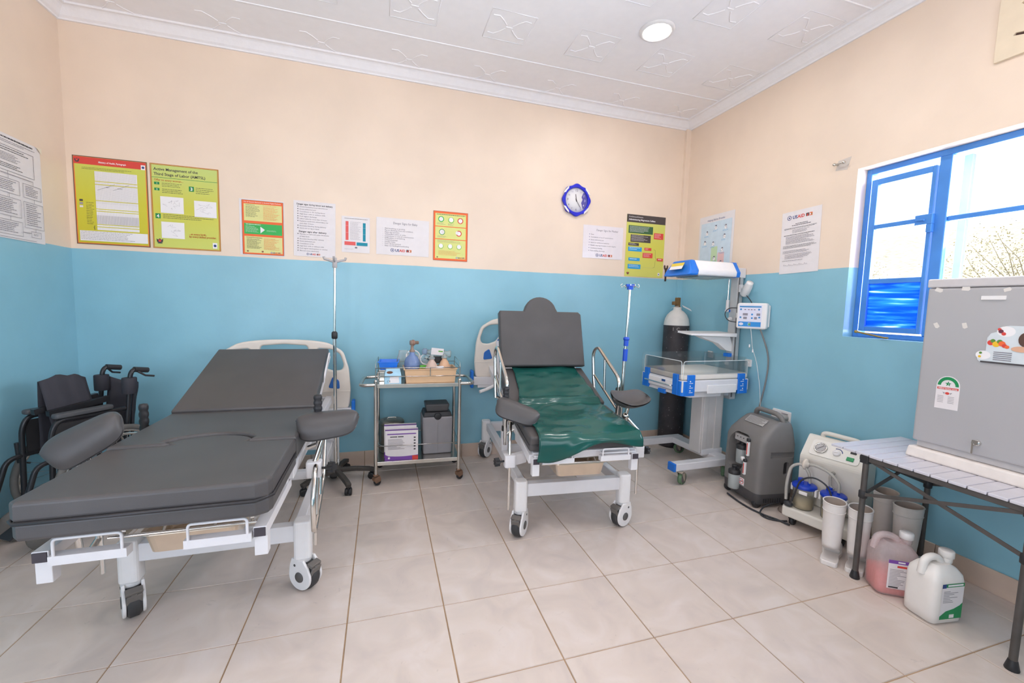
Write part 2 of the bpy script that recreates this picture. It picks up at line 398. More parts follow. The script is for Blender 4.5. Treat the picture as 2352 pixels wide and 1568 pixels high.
for j, y in enumerate((-.175, -.765, -1.37, -1.97, -2.57, -3.17, -3.77)):
    for i in range(8):
        x = -.265 - .598 * i; key = j > 0
        if x < -W + .2: continue
        if key not in first: o = motif_mesh(key).build('raised_motif', CEIL, ceil); first[key] = o.data
        else: o = bpy.data.objects.new('raised_motif', first[key]); COL.objects.link(o); o.parent = ceil
        o.location = (x, y, H)
prof = [(0, -.075), (.012, -.075), (.016, -.066), (.03, -.056), (.046, -.036), (.062, -.02), (.072, -.014), (.088, -.012), (.088, 0), (0, 0)]
def cornice(name, a, bb_, nrm, m0, m1):
    a, bb_, nrm = Vector(a), Vector(bb_), Vector(nrm); d = (bb_ - a).normalized(); vs = []
    for P, s_ in ((a, m0), (bb_, m1)):
        for (o_, z) in prof: vs.append(P + nrm * o_ + d * o_ * s_ + Vector((0, 0, H + z)))
    n = len(prof); fs = [(i, (i + 1) % n, n + (i + 1) % n, n + i) for i in range(n)] + [tuple(range(n)), tuple(reversed(range(n, 2 * n)))]
    struct(MB().add(vs, fs).build(name, CORN), 'white moulded plaster cornice')
cornice('trim_1', (-W, 0, 0), (0, 0, 0), (0, -1, 0), 1, -1)
cornice('trim_2', (0, 0, 0), (0, YF, 0), (-1, 0, 0), 1, -1)
cornice('trim_3', (-W, YF, 0), (-W, 0, 0), (1, 0, 0), 1, -1)

# ------------------------------------------------------------------ the window in the right wall
FRB = mat('blue_gloss_paint', '4a88d2', .35, var=.08, scale=7)  # medium blue paint, lightened in colour for window glare
GLASS = glassy('window_glass', 'f4f8f8', .02)
def painted_glass():
    m = bpy.data.materials.new('streaky_blue_painted_glass'); m.use_nodes = True
    nt = m.node_tree; N = nt.nodes; L = nt.links; b = N['Principled BSDF']
    tc = N.new('ShaderNodeTexCoord'); mp = N.new('ShaderNodeMapping'); mp.inputs['Scale'].default_value = (1, 2.2, 26); L.new(tc.outputs['Object'], mp.inputs[0])
    n = N.new('ShaderNodeTexNoise'); n.inputs['Scale'].default_value = 1.6; n.inputs['Detail'].default_value = 6; n.inputs['Distortion'].default_value = .4; L.new(mp.outputs[0], n.inputs[0])
    r = N.new('ShaderNodeValToRGB'); e = r.color_ramp.elements; e[0].position = .42; e[0].color = lin('1260cc') + [1]; e[1].position = .72; e[1].color = lin('d5e4fa') + [1]
    q = e.new(.56); q.color = lin('3f86e2') + [1]
    L.new(n.outputs[0], r.inputs[0])
    tr = N.new('ShaderNodeBsdfTranslucent'); mx = N.new('ShaderNodeMixShader'); mx.inputs[0].default_value = .55
    L.new(r.outputs[0], b.inputs['Base Color']); L.new(r.outputs[0], tr.inputs[0]); b.inputs['Roughness'].default_value = .25
    L.new(b.outputs[0], mx.inputs[1]); L.new(tr.outputs[0], mx.inputs[2]); L.new(mx.outputs[0], N['Material Output'].inputs[0])
    return m
PGLASS = painted_glass()
win = bpy.data.objects.new('window_1', None); COL.objects.link(win); struct(win, 'blue steel framed window in the right wall'); win.location = (.1, 0, 0)
fx = .035
def fr(name, y0, y1, z0, z1, x0=-.018, x1=.018, m=None, bev=.003): return MB().bb(x0, x1, y0, y1, z0, z1).build(name, m or FRB, win, bevel=bev, seg=1)
fr('outer_frame', WY1 - .03, WY1, WZ0, WZ1); fr('outer_frame', WY0, WY0 + .03, WZ0, WZ1); fr('outer_frame', WY0 + .03, WY1 - .03, WZ1 - .035, WZ1); fr('outer_frame', WY0 + .03, WY1 - .03, WZ0, WZ0 + .03)
MY = -1.985
fr('mullion', MY - .027, MY + .027, WZ0 + .03, WZ1 - .035, -.024)
fr('mullion', -2.55, -2.5, WZ0 + .03, WZ1 - .035, -.024)
# opening sash, standing slightly ajar
sy0, sy1 = MY + .032, WY1 - .042
sash = MB().bb(-.03, .0, sy1 - .035, sy1, WZ0 + .04, WZ1 - .075).bb(-.03, 0, sy0, sy0 + .02, WZ0 + .04, WZ1 - .075).bb(-.03, 0, sy0 + .02, sy1 - .035, WZ1 - .11, WZ1 - .075).bb(-.03, 0, sy0 + .02, sy1 - .035, WZ0 + .04, WZ0 + .07)
sash.bb(-.028, -.004, sy0 + .02, sy1 - .035, 1.862, 1.888).bb(-.028, -.004, sy0 + .02, sy1 - .035, 1.525, 1.555)
sash = sash.build('opening_sash', FRB, win, bevel=.002, seg=1)
for (z0, z1, m) in ((1.888, WZ1 - .11, GLASS), (1.555, 1.862, GLASS), (WZ0 + .07, 1.525, PGLASS)):
    MB().bb(-.017, -.013, sy0 + .02, sy1 - .035, z0, z1).build('pane', m, sash)
fr('transom', -2.5, MY - .027, 1.852, 1.878, -.012, .012); fr('transom', WY0 + .03, -2.55, 1.852, 1.878, -.012, .012)
for (y0, y1) in ((-2.5, MY - .027), (WY0 + .03, -2.55)):
    MB().bb(-.002, .002, y0, y1, 1.878, WZ1 - .035).build('pane', GLASS, win); MB().bb(-.002, .002, y0, y1, WZ0 + .03, 1.852).build('pane', GLASS, win)
lt = MB().bb(-.05, -.024, MY + .02, MY + .1, 1.845, 1.90).bb(-.05, -.024, MY + .02, MY + .045, 1.80, 1.845).cyl((-.06, MY + .05, 1.868), (-.055, MY + .09, 1.872), .005, n=8)
lt.build('latch', FRB, win, bevel=.003, seg=1)
BRASS = mat('worn_brass', 'b79b58', .4, .9, var=.15)
MB().tube([(-.09, -1.66, 1.226), (-.1, -1.75, 1.212), (-.11, -1.83, 1.2), (-.11, -1.85, 1.2)], .0055, 8).ball((-.09, -1.66, 1.226), .010).build('window_stay', BRASS, win)
# the casement of the neighbouring light stands open outside
MB().bb(.05, .075, -2.06, -2.025, 1.22, 2.2).build('open_casement_stile', mat('sun_paled_blue_paint', '8f97cc', .5), win, bevel=.002, seg=1)  # frame blue, with sunlit overexposure put into the colour
for n_, (x0, x1) in enumerate(wx):  # unseen windows added behind the camera for fill light
    w2 = bpy.data.objects.new('window_%d' % (n_ + 2), None); COL.objects.link(w2); struct(w2, 'added blue framed window behind the camera, for fill light'); w2.location = (0, YF - .1, 0)
    for (a, b_, c, d) in ((x0, x1, FZ0, FZ0 + .04), (x0, x1, FZ1 - .04, FZ1), (x0, x0 + .04, FZ0 + .04, FZ1 - .04), (x1 - .04, x1, FZ0 + .04, FZ1 - .04), ((x0 + x1) / 2 - .02, (x0 + x1) / 2 + .02, FZ0 + .04, FZ1 - .04)):
        MB().bb(a, b_, -.02, .02, c, d).build('frame_bar', FRB, w2)
    MB().bb(x0 + .04, (x0 + x1) / 2 - .02, -.002, .002, FZ0 + .04, FZ1 - .04).build('pane', GLASS, w2)
    MB().bb((x0 + x1) / 2 + .02, x1 - .04, -.002, .002, FZ0 + .04, FZ1 - .04).build('pane', GLASS, w2)

# ------------------------------------------------------------------ outside
DRY = mat('dry_savanna_ground', 'cdc3a8', .95, var=.5, scale=5)
def hill_z(x, y): return -.35 + .26 * max(0, min(x, 26) - 2) + (.25 * noise.noise((x * .2, y * .2, 3)) if x > 2 else 0)
def hill(u, v):
    x = .25 + 60 * u ** 1.6; y = -45 + 90 * v
    return (x, y, hill_z(x, y))
struct(MB().grid(hill, 40, 60).build('ground_outside', DRY), 'sunlit dry slope outside the window')
struct(MB().bb(-30, .25, -40, YF - .21, -.5, -.35).bb(-30, -W - .21, YF - .21, 30, -.5, -.35).build('ground_yard', DRY), 'dry yard behind the building')
LEAF = mat('dry_olive_leaves', '8d835a', .8, var=.3, scale=8); TWIG = mat('grey_brown_twigs', '8d8068', .9, var=.2)
def bush(x, y, z, s, seed, label):
    t = thing('dry_bush', label, 'bush', (x, y, hill_z(x, y) - .05)); rnd = random.Random(seed)
    b = MB(); l = MB()
    for k in range(26):
        a = rnd.uniform(0, 2 * PI); e = rnd.uniform(.5, 1.3); p = [Vector((0, 0, 0))]
        for q in range(4): p.append(p[-1] + Vector((math.cos(a) * math.cos(e), math.sin(a) * math.cos(e), math.sin(e))) * s * rnd.uniform(.16, .3)); a += rnd.uniform(-.5, .5); e += rnd.uniform(-.3, .2)
        b.tube(p, [.010 * s, .008 * s, .006 * s, .004 * s, .002 * s], 4)
        for q in range(170):
            c = p[rnd.randint(1, 4)] + Vector([rnd.gauss(0, .11 * s) for _ in range(3)]); d1 = Vector([rnd.gauss(0, 1) for _ in range(3)]).normalized() * .012 * s; d2 = Vector([rnd.gauss(0, 1) for _ in range(3)]).normalized() * .008 * s
            l.add([c - d1, c - d2, c + d1, c + d2], [(0, 1, 2, 3)])
    b.build('twigs', TWIG, t); lo = l.build('leaves', LEAF, t); lo['kind'] = 'stuff'
bush(5.8, 2.7, -.1, 1.1, 1, 'dry straw coloured bush seen through the left window sash')
bush(5.6, .1, -.1, 1.2, 2, 'dry leafy bush seen through the right panes above the fridge')
bush(9.4, 5.2, .4, 1.4, 3, 'farther pale bush behind the left window sash')
bush(9.0, 1.2, .4, 1.6, 4, 'farther dry bush at the right edge of the window')

# ------------------------------------------------------------------ ceiling light
LITE = mat('lit_diffuser', 'ffffff', .5, var=0, emit='fff8f0', estr=14.)
def downlight(x, y, label):
    t = thing('ceiling_light', label, 'ceiling light', (x, y, H), 0, 'round ceiling lights')
    MB().lathe([(.088, -.001), (.088, -.012), (.096, -.014), (.108, -.008), (.112, -.001)], n=40).build('rim', WPLAS, t)
    MB().lathe([(.0001, -.009), (.086, -.009), (.086, -.001)], n=40).build('diffuser', LITE, t)
    lamp('ceiling_light_glow', 'AREA', (x, y, H - .02), 8, (1, .985, .96), (0, 0, -1), shape='DISK', size=.17)
downlight(-1.146, -1.056, 'round lit ceiling light near the right wall')
downlight(-3.6, -2.7, 'round lit ceiling light added out of view for fill, above the left bed')  # this lamp and the next are added out of view for fill
downlight(-1.146, -2.7, 'round lit ceiling light added out of view for fill, behind the fridge side')
# ================================================================== PAPERS ON THE WALLS
class PP:
    """a poster: sheet in local x (right), z (up), facing local -y; u,v measured from its top left corner"""
    def __init__(s, name, label, cat, wall, a0, a1, z0, z1, base, edge=None, tilt=0., group='papers taped to the walls'):
        s.w = abs(a1 - a0); s.h = z1 - z0
        c = (a0 + a1) / 2; zc = (z0 + z1) / 2; e = .0012
        loc, rz = {'back': ((c, -e, zc), 0), 'right': ((-e, c, zc), -90), 'left': ((-W + e, c, zc), 90)}[wall]
        b = MB(); b.at((0, 0, 0), (0, tilt, 0)); s.tilt = tilt
        hw, hh = s.w / 2, s.h / 2
        b.grid(lambda u, v: (-hw + 2 * hw * u, -.0006 - .0012 * math.sin(PI * u) ** 2 * (1 if u not in (0, 1) else 0), -hh + 2 * hh * v), 9, 2, False)
        s.root = b.build(name, base, solid=.0006); s.root.location = loc; s.root.rotation_euler = (0, 0, R(rz)); tag(s.root, label, cat, group)
        s.b = MB().at((0, 0, 0), (0, tilt, 0)); s.mats = []; s.k = 0
    def _m(s, m):
        if m not in s.mats: s.mats.append(m)
        s.b.mt(s.mats.index(m)); s.k += 1
        return -.0024 - .00001 * s.k
    def rect(s, u0, v0, u1, v1, m):
        y = s._m(m); X = lambda u: -s.w / 2 + u * s.w; Z = lambda v: s.h / 2 - v * s.h
        s.b.add([(X(u0), y, Z(v1)), (X(u1), y, Z(v1)), (X(u1), y, Z(v0)), (X(u0), y, Z(v0))], [(0, 1, 2, 3)]); return s
    def poly(s, pts, m):
        y = s._m(m); s.b.add([(-s.w / 2 + u * s.w, y, s.h / 2 - v * s.h) for u, v in pts], [tuple(range(len(pts)))]); return s
    def disc(s, u, v, r, m, n=20):
        return s.poly([(u + r * math.cos(2 * PI * k / n) / s.w, v - r * math.sin(2 * PI * k / n) / s.h) for k in range(n)], m)
    def ring(s, u, v, r, m, m2, k=.7): s.disc(u, v, r, m); return s.disc(u, v, r * k, m2)
    def line(s, pts, wd_, m):
        for (a, b_), (c, d) in zip(pts[:-1], pts[1:]):
            p, q = Vector((a * s.w, b_ * s.h)), Vector((c * s.w, d * s.h)); t = q - p
            if t.length < 1e-6: continue
            n = Vector((-t.y, t.x)).normalized() * wd_ / 2
            s.poly([((x.x) / s.w, (x.y) / s.h) for x in (p + n, q + n, q - n, p - n)], m)
        return s
    def text(s, t, u, v, hgt, m, wu=None, al='L', bold=0.):
        y = s._m(m); s.b.text(t, -s.w / 2 + u * s.w, s.h / 2 - v * s.h, hgt, wu * s.w if wu else None, al, 'xz', y, bold); return s
    def lines(s, u0, u1, v0, v1, n, m, seed=0, th=.35, rag=.35):
        """rows of body print too small to read"""
        rnd = random.Random(seed); dv = (v1 - v0) / n
        for i in range(n):
            e = u1 - (u1 - u0) * rag * rnd.random(); v = v0 + dv * i; u = u0
            while u < e - .012:
                w_ = rnd.uniform(.02, .075) * min(1, .25 / s.w); w2 = min(e, u + w_); s.rect(u, v, w2, v + dv * th, m); u = w2 + .009 * min(1, .25 / s.w)
        return s
    def frame(s, d, m):
        du, dv = d / s.w, d / s.h
        s.rect(0, 0, 1, dv, m).rect(0, 1 - dv, 1, 1, m).rect(0, dv, du, 1 - dv, m).rect(1 - du, dv, 1, 1 - dv, m); return s
    def iframe(s, u0, v0, u1, v1, d, m):
        du, dv = d / s.w, d / s.h
        s.rect(u0, v0, u1, v0 + dv, m).rect(u0, v1 - dv, u1, v1, m).rect(u0, v0 + dv, u0 + du, v1 - dv, m).rect(u1 - du, v0 + dv, u1, v1 - dv, m); return s
    def crest(s, u, v, r):
        s.poly([(u + dx * r / s.w, v + dy * r / s.h) for dx, dy in ((-1, -.7), (-.5, -.3), (0, -.8), (.5, -.3), (1, -.7), (.8, .5), (0, .9), (-.8, .5))], INK)
        s.disc(u, v, r * .42, RED); s.rect(u - r * .7 / s.w, v + r * .75 / s.h, u + r * .7 / s.w, v + r * .95 / s.h, INK); return s
    def logo(s, u, v, hgt, wu=.3):
        """round seal, USAID lettering and a small patterned square mark"""
        r = hgt * .75
        if s.b.v: s.flush('printing')
        s.ring(u, v, r, NAVY, PAPER, .75).disc(u, v, r * .35, NAVY)
        s.text('US', u + (r * 1.5) / s.w, v + hgt / 2 / s.h, hgt, NAVY, None, 'L', .03).text('AID', u + (r * 1.5 + hgt * 1.75) / s.w, v + hgt / 2 / s.h, hgt, RED, None, 'L', .03)
        a = u + (r * 1.5 + hgt * 4.6) / s.w; q = hgt / s.h / 2; k = hgt / s.w
        s.rect(a, v - q, a + k, v + q, INK).rect(a + k * .3, v - q * .4, a + k * .7, v + q, RED).rect(a + k * 1.15, v - q, a + k * 2.1, v + q, ORANGE).rect(a + k * 1.3, v - q * .5, a + k * 1.6, v + q * .6, WINK).rect(a + k * 1.75, v - q * .5, a + k * 1.95, v + q * .6, GREEN)
        return s.flush('logo')
    def flush(s, name):
        if not s.b.v: return s
        s.b.build(name, s.mats, s.root); X = s.b.X; s.b = MB(); s.b.X = X; s.mats = []; return s
    def done(s):
        s.flush('printing'); return s.root

def zgrad(name, h_, c0, c1, c2):
    m = bpy.data.materials.new(name); m.use_nodes = True; N = m.node_tree.nodes; L = m.node_tree.links; b = N['Principled BSDF']
    tc = N.new('ShaderNodeTexCoord'); sp = N.new('ShaderNodeSeparateXYZ'); mp = N.new('ShaderNodeMapRange'); mp.inputs[1].default_value = -h_ / 2; mp.inputs[2].default_value = h_ / 2
    r = N.new('ShaderNodeValToRGB'); e = r.color_ramp.elements; e[0].color = lin(c0) + [1]; e[1].color = lin(c2) + [1]; q = e.new(.5); q.color = lin(c1) + [1]
    L.new(tc.outputs['Object'], sp.inputs[0]); L.new(sp.outputs[2], mp.inputs[0]); L.new(mp.outputs[0], r.inputs[0]); L.new(r.outputs[0], b.inputs['Base Color']); b.inputs['Roughness'].default_value = .6
    return m
# 1 partograph chart
p = PP('poster', 'yellow partograph poster with red header, first on the back wall from the left corner', 'poster', 'back', -4.777, -4.375, 1.663, 2.232, LIME)
DK = mat('poster_maroon_edge', '6b4a44', .7, var=0)
YEL = mat('print_yellow', 'd2c82e', .7, var=.06, scale=3)
p.rect(0, 0, 1, 1, zgrad('print_gradient_a', .57, 'c9be2c', 'cfc838', 'c9d060')).frame(.005, DK).iframe(.014, .01, .986, .99, .004, ORANGE)
p.rect(.014, .012, .986, .092, RED).text('Ministry of Health, Partograph', .34, .066, .011, WINK, .37, 'L', .02).crest(.06, .05, .014).rect(.915, .04, .975, .095, WINK).disc(.945, .068, .008, NAVY)
p.rect(.28, .16, .855, .83, WINK)
for i in range(28): p.rect(.28 + .0205 * i, .16, .2815 + .0205 * i, .83, LINK)
for i in range(30): p.rect(.28, .165 + .0123 * i, .855, .1658 + .0123 * i, LINK)
for v in (.27, .305, .49, .585, .61, .762, .79): p.rect(.28, v, .855, v + .008, YEL)
for i in range(28): p.rect(.286 + .0205 * i, .66, .292 + .0205 * i, .76, LINK)
p.line([(.31, .375), (.55, .295)], .0012, INK).line([(.52, .365), (.74, .29)], .0012, INK).text('Alert', .42, .34, .007, INK).text('Action', .58, .345, .007, INK)
p.rect(.065, .49, .11, .512, INK).rect(.065, .525, .11, .547, LINK).rect(.065, .56, .11, .582, PAPER)
p.lines(.15, .26, .52, .78, 14, INK, 3, .2).lines(.12, .86, .125, .155, 2, INK, 4, .2)
p.rect(.05, .845, .97, .96, WINK).lines(.06, .96, .852, .955, 6, LINK, 5, .3).text('{', .235, .82, .02, INK)
p.done()
# 2 AMTSL
p = PP('poster', 'yellow green poster titled Active Management of the Third Stage of Labor', 'poster', 'back', -4.359, -3.957, 1.662, 2.232, LIME)
BRN = mat('print_brown_orange', 'b8642e', .7, var=0); YG = mat('print_yellow_green', 'c9d465', .7, var=.05, scale=3)
p.rect(0, 0, 1, 1, zgrad('print_gradient_b', .57, 'cbd26a', 'cfca4c', 'c2d27a')).frame(.004, BRN).iframe(.014, .01, .986, .99, .003, BRN)
p.text('Active Management of the', .05, .078, .0175, INK, .64, 'L', .022).text('Third Stage of Labor (AMTSL)', .05, .135, .0175, INK, .75, 'L', .022).rect(.02, .158, .98, .163, GREEN)
p.text('Offer to every woman...', .05, .2, .013, BRN, .42, 'L', .018)
for n_, u, v in (('1', .05, .215), ('2', .05, .285), ('3', .55, .235), ('4', .05, .585)):
    hh = .03 if n_ in '12' else .06
    p.rect(u, v, u + .075, v + hh, GREEN).text(n_, u + .037, v + hh * .8, .0095 if n_ in '12' else .02, WINK, None, 'C', .03)
p.lines(.16, .5, .222, .275, 3, INK, 11, .25).lines(.16, .5, .292, .35, 3, INK, 12, .25).lines(.65, .93, .245, .33, 4, INK, 13, .22).lines(.16, .95, .592, .65, 3, INK, 14, .25)
for (u, v) in ((.13, .38), (.62, .40), (.13, .68)):
    p.rect(u, v, u + .335, v + .195, WINK); rnd = random.Random(int(v * 100))
    for k in range(9):
        a, c = u + rnd.uniform(.06, .25), v + rnd.uniform(.04, .15)
        p.line([(a, c), (a + rnd.uniform(-.06, .06), c + rnd.uniform(-.03, .03)), (a + rnd.uniform(-.06, .07), c + rnd.uniform(-.03, .04))], .0009, LINK)
p.text('...at every birth,', .53, .82, .0125, BRN, .26, 'L', .02).text('by every skilled provider.', .53, .85, .0125, BRN, .41, 'L', .02).crest(.1, .91, .02).rect(.88, .9, .95, .97, WINK).disc(.915, .935, .009, NAVY)
p.done()
# 3 vacuum extractor sheet
p = PP('poster', 'orange framed sheet with a green band and white arrow', 'poster', 'back', -3.835, -3.545, 1.648, 2.05, PAPER)
PY = mat('print_pale_yellow', 'ddd892', .7, var=.02); PGR = mat('print_bright_green', '3fae58', .7, var=.03)
p.rect(.055, .02, .985, .985, ORANGE).iframe(.055, .02, .985, .985, .002, DK)
p.text('Use of Vacuum Extractor in Assisted Vaginal Delivery', .1, .062, .0085, WINK, .83)
p.rect(.1, .085, .95, .385, PY).rect(.1, .43, .95, .62, PGR).rect(.1, .66, .95, .955, PY)
p.text('Indications', .14, .112, .0085, INK, .2).text('Contraindications', .52, .112, .0065, ORANGE, .3).lines(.14, .46, .13, .33, 10, INK, 21, .28).lines(.53, .9, .13, .37, 12, ORANGE, 22, .25)
p.lines(.14, .56, .445, .46, 1, WINK, 27, .6).lines(.13, .42, .48, .6, 6, WINK, 23, .2).poly([(.46, .48), (.56, .535), (.46, .6)], WINK).lines(.6, .88, .54, .57, 2, WINK, 24, .2)
p.text('General Prerequisites', .14, .69, .0075, INK, .36).lines(.15, .48, .71, .89, 9, INK, 25, .28).lines(.53, .88, .69, .9, 12, ORANGE, 26, .25).crest(.17, .925, .006).crest(.5, .925, .007).logo(.7, .94, .008)
p.done()
# 4 danger signs during labour
p = PP('notice', 'tall white notice of danger signs during labour and delivery', 'notice', 'back', -3.482, -3.192, 1.66, 2.07, PAPER, tilt=.6)
p.text('Danger signs during labour and delivery', .07, .075, .0115, INK, .86, 'L', .018)
L4 = ['Severe headaches/visual disturbances', 'Severe abdominal pain', 'Convulsions or fits during labour', 'High fever with or without chills', 'Foul vaginal discharge', 'Labour pains for more than 12 hours', 'Ruptured membranes without labour for', 'more than 12 hours', 'Excessive bleeding during delivery', 'Cord, arm or leg prolapse']
L5 = ['Placenta not delivered within 30 minutes', 'of baby birth', 'Excessive bleeding after delivery', 'Severe abdominal pain', 'Convulsions or fits', 'High fever with or without chills', 'Foul vaginal discharge/pus or stitches', 'Blurred vision (dizziness)']
GI = mat('grey_ink', '78717a', .8, var=0)
for i, t in enumerate(L4):
    v = .118 + .0425 * i
    if i != 7: p.disc(.1, v - .012, .0035, INK, 8)
    p.text(t, .14, v, .0078, GI, min(.72, .0185 * len(t)))
p.text('Danger signs after delivery', .12, .565, .0115, INK, .66, 'L', .018)
for i, t in enumerate(L5):
    v = .607 + .043 * i
    if i != 1: p.disc(.1, v - .012, .0035, INK, 8)
    p.text(t, .14, v, .0078, GI, min(.72, .0175 * len(t)))
p.logo(.33, .955, .011); p.done()
# 5 two-column chart
p = PP('notice', 'small white chart with red and teal side bars', 'notice', 'back', -3.148, -2.942, 1.71, 1.985, PAPER, tilt=.3)
TEAL = mat('print_teal', '1c8aa0', .7, var=0); CORAL = mat('print_coral', 'e0605c', .7, var=0)
p.lines(.1, .92, .055, .075, 1, INK, 31, .5, .02).flush('heading').rect(.14, .14, .24, .66, CORAL).flush('red_bar').rect(.75, .16, .85, .67, TEAL).flush('teal_bar').lines(.3, .7, .15, .66, 16, LINK, 32, .22).rect(.1, .7, .49, .8, CORAL).flush('red_box').rect(.53, .71, .92, .8, TEAL).flush('teal_box').rect(.47, .84, .55, .88, GI).rect(.14, .26, .24, .263, PAPER).rect(.14, .45, .24, .453, PAPER).rect(.75, .3, .85, .303, PAPER).rect(.75, .48, .85, .483, PAPER).lines(.1, .5, .9, .93, 2, LINK, 33, .2)
p.done()
# 6 danger signs for baby
p = PP('notice', 'white landscape notice headed Danger Signs for Baby', 'notice', 'back', -2.893, -2.483, 1.709, 1.998, PAPER, tilt=.4)
p.text('Danger Signs for Baby', .31, .16, .017, GI, .46)
for i, t in enumerate(['Not breathing or grunting', 'Pus or discharge from the umbilicus', 'Many skin pustules', 'Yellow/Blue palms or soles', 'Convulsions or loss of consciousness', 'Difficulties in breathing', 'Coloured passage', 'Swollen limbs', 'Fever (body hotness)', 'Baby not feeding/breastfeeding']):
    v = .3 + .052 * i; p.rect(.115, v - .014, .122, v - .008, GI).text(t, .155, v, .0095, GI, .0152 * len(t))
p.logo(.3, .87, .019); p.done()
# 7 breastfeeding style three panel sheet
p = PP('poster', 'yellow sheet in orange border with rows of small round pictures', 'poster', 'back', -2.448, -2.163, 1.688, 2.088, PAPER)
PY2 = mat('print_pale_lime', 'd9da86', .7, var=.02)
p.rect(0, 0, 1, 1, ORANGE).rect(.055, .045, .945, .30, PY2).rect(.055, .315, .945, .555, PY2).rect(.055, .57, .945, .955, PY2).frame(.002, DK)
p.lines(.09, .93, .06, .08, 1, INK, 41, .6, .02)
p.ring(.22, .16, .024, PGR, WINK).rect(.2, .115, .235, .2, PAPER).ring(.51, .17, .024, PGR, PY2, .8).disc(.51, .16, .018, WINK).ring(.78, .17, .024, RED, WINK).rect(.765, .125, .795, .215, PAPER)
p.ring(.25, .42, .024, GREEN, WINK, .8).disc(.27, .42, .014, PAPER).ring(.74, .43, .024, RED, WINK).disc(.69, .42, .014, PAPER)
for u in (.22, .49, .75): p.ring(u, .71, .021, PGR, PY2, .85).disc(u, .7, .017, WINK)
p.lines(.1, .35, .235, .28, 3, GI, 42, .25).lines(.42, .6, .24, .29, 3, GI, 43, .25).lines(.12, .4, .5, .54, 3, GI, 44, .25).lines(.12, .8, .58, .64, 4, GI, 45, .2).lines(.15, .85, .8, .9, 7, ORANGE, 46, .2).crest(.12, .93, .006).logo(.68, .93, .009)
p.done()
# 8 danger signs for mother
LAM = mat('laminated_paper', 'e4dce0', .18, var=.02)
p = PP('notice', 'white laminated landscape notice headed Danger Signs for Mother, below the clock', 'notice', 'back', -1.093, -.678, 1.788, 2.086, LAM)
p.text('Danger Signs for Mother', .32, .165, .017, GI, .55)
for i, t in enumerate(['Fever', 'Convulsions or loss of consciousness', 'Severe abdominal pain', 'Severe or continuous headaches', 'Painful, engorged breasts or sore nipples', 'Continuous bleeding', 'Foul smelling discharge']):
    v = .29 + .083 * i; p.poly([(.145, v - .03), (.165, v - .018), (.145, v - .006)], NAVY).text(t, .185, v, .0105, GI, .0155 * len(t))
p.logo(.36, .9, .02); p.done()
# 9 magnesium sulphate
p = PP('poster', 'yellow poster with dark header titled Administering Magnesium Sulfate', 'poster', 'back', -.645, -.218, 1.640, 2.22, LIME)
HD = mat('print_dark_brown', '4e4543', .7, var=0); DG = mat('print_dark_green', '3d6340', .7, var=0); PBL = mat('print_sky', '2f9bd2', .7, var=0)
p.rect(0, 0, 1, 1, zgrad('print_gradient_c', .58, 'd3d068', 'cfca52', 'ccd070')).rect(0, 0, 1, .125, HD).text('Pre-Eclampsia/Eclampsia', .05, .045, .011, WINK, .36).text('Administering Magnesium Sulfate', .05, .092, .014, WINK, .68, 'L', .022)
p.rect(.05, .175, .68, .30, DG).lines(.08, .64, .19, .29, 5, WINK, 51, .25).rect(.11, .32, .63, .44, HD).lines(.13, .6, .33, .43, 6, WINK, 52, .22).rect(.71, .27, .96, .37, RED).lines(.73, .93, .285, .36, 4, WINK, 53, .22)
p.rect(.06, .455, .33, .5, HD).lines(.08, .3, .465, .495, 2, WINK, 54, .25).rect(.06, .52, .41, .59, PBL).lines(.09, .38, .53, .58, 2, WINK, 55, .25).rect(.48, .52, .66, .565, RED).lines(.5, .62, .53, .56, 2, WINK, 56, .25)
p.rect(.44, .605, .7, .685, RED).lines(.46, .66, .62, .68, 3, WINK, 57, .2).rect(.08, .695, .37, .745, PBL).lines(.11, .34, .71, .74, 1, WINK, 58, .3).rect(.07, .8, .4, .875, PBL).lines(.1, .36, .815, .86, 2, WINK, 59, .25).rect(.82, .68, .98, .725, RED).lines(.85, .95, .692, .72, 1, WINK, 60, .4)
p.line([(.72, .54), (.77, .555), (.775, .67), (.805, .7), (.775, .73), (.765, .83), (.72, .845)], .0016, INK).line([(.44, .845), (.72, .845)], .0008, LINK)
p.crest(.08, .945, .014).rect(.86, .92, .91, .97, WINK).disc(.885, .945, .006, NAVY); p.done()
# 10 right wall, helping babies breathe chart
PW = mat('print_pale_blue', 'c9d8e4', .7, var=.05); PGN = mat('print_pale_green', 'c3d8b0', .7, var=0); PRD = mat('print_pale_red', 'e3bcbc', .7, var=0)
p = PP('poster', 'pale pictorial newborn chart behind the warmer hood on the right wall', 'poster', 'right', -.225, -.635, 1.62, 2.19, PAPER)
p.rect(.06, .11, .94, .97, PW).flush('blue_ground').rect(.4, .5, .58, .97, PGN).flush('green_column').rect(.6, .6, .78, .97, PRD).flush('red_column').text('Helping Babies Breathe', .24, .09, .016, NAVY, .5)
for k, (u, v) in enumerate(((.25, .27), (.5, .2), (.78, .22), (.2, .42), (.76, .36), (.45, .45), (.72, .56), (.2, .76), (.7, .76), (.5, .68))):
    p.disc(u, v - .02, .009, GI).disc(u, v + .01, .015, WINK).lines(u - .08, u + .08, v + .045, v + .07, 2, PBLUE, 70 + k, .3)
    rnd = random.Random(k)
    for q in range(4): p.line([(u + rnd.uniform(-.06, .06), v + rnd.uniform(-.04, .04)), (u + rnd.uniform(-.06, .06), v + rnd.uniform(-.04, .04))], .0012, NAVY)
p.done()
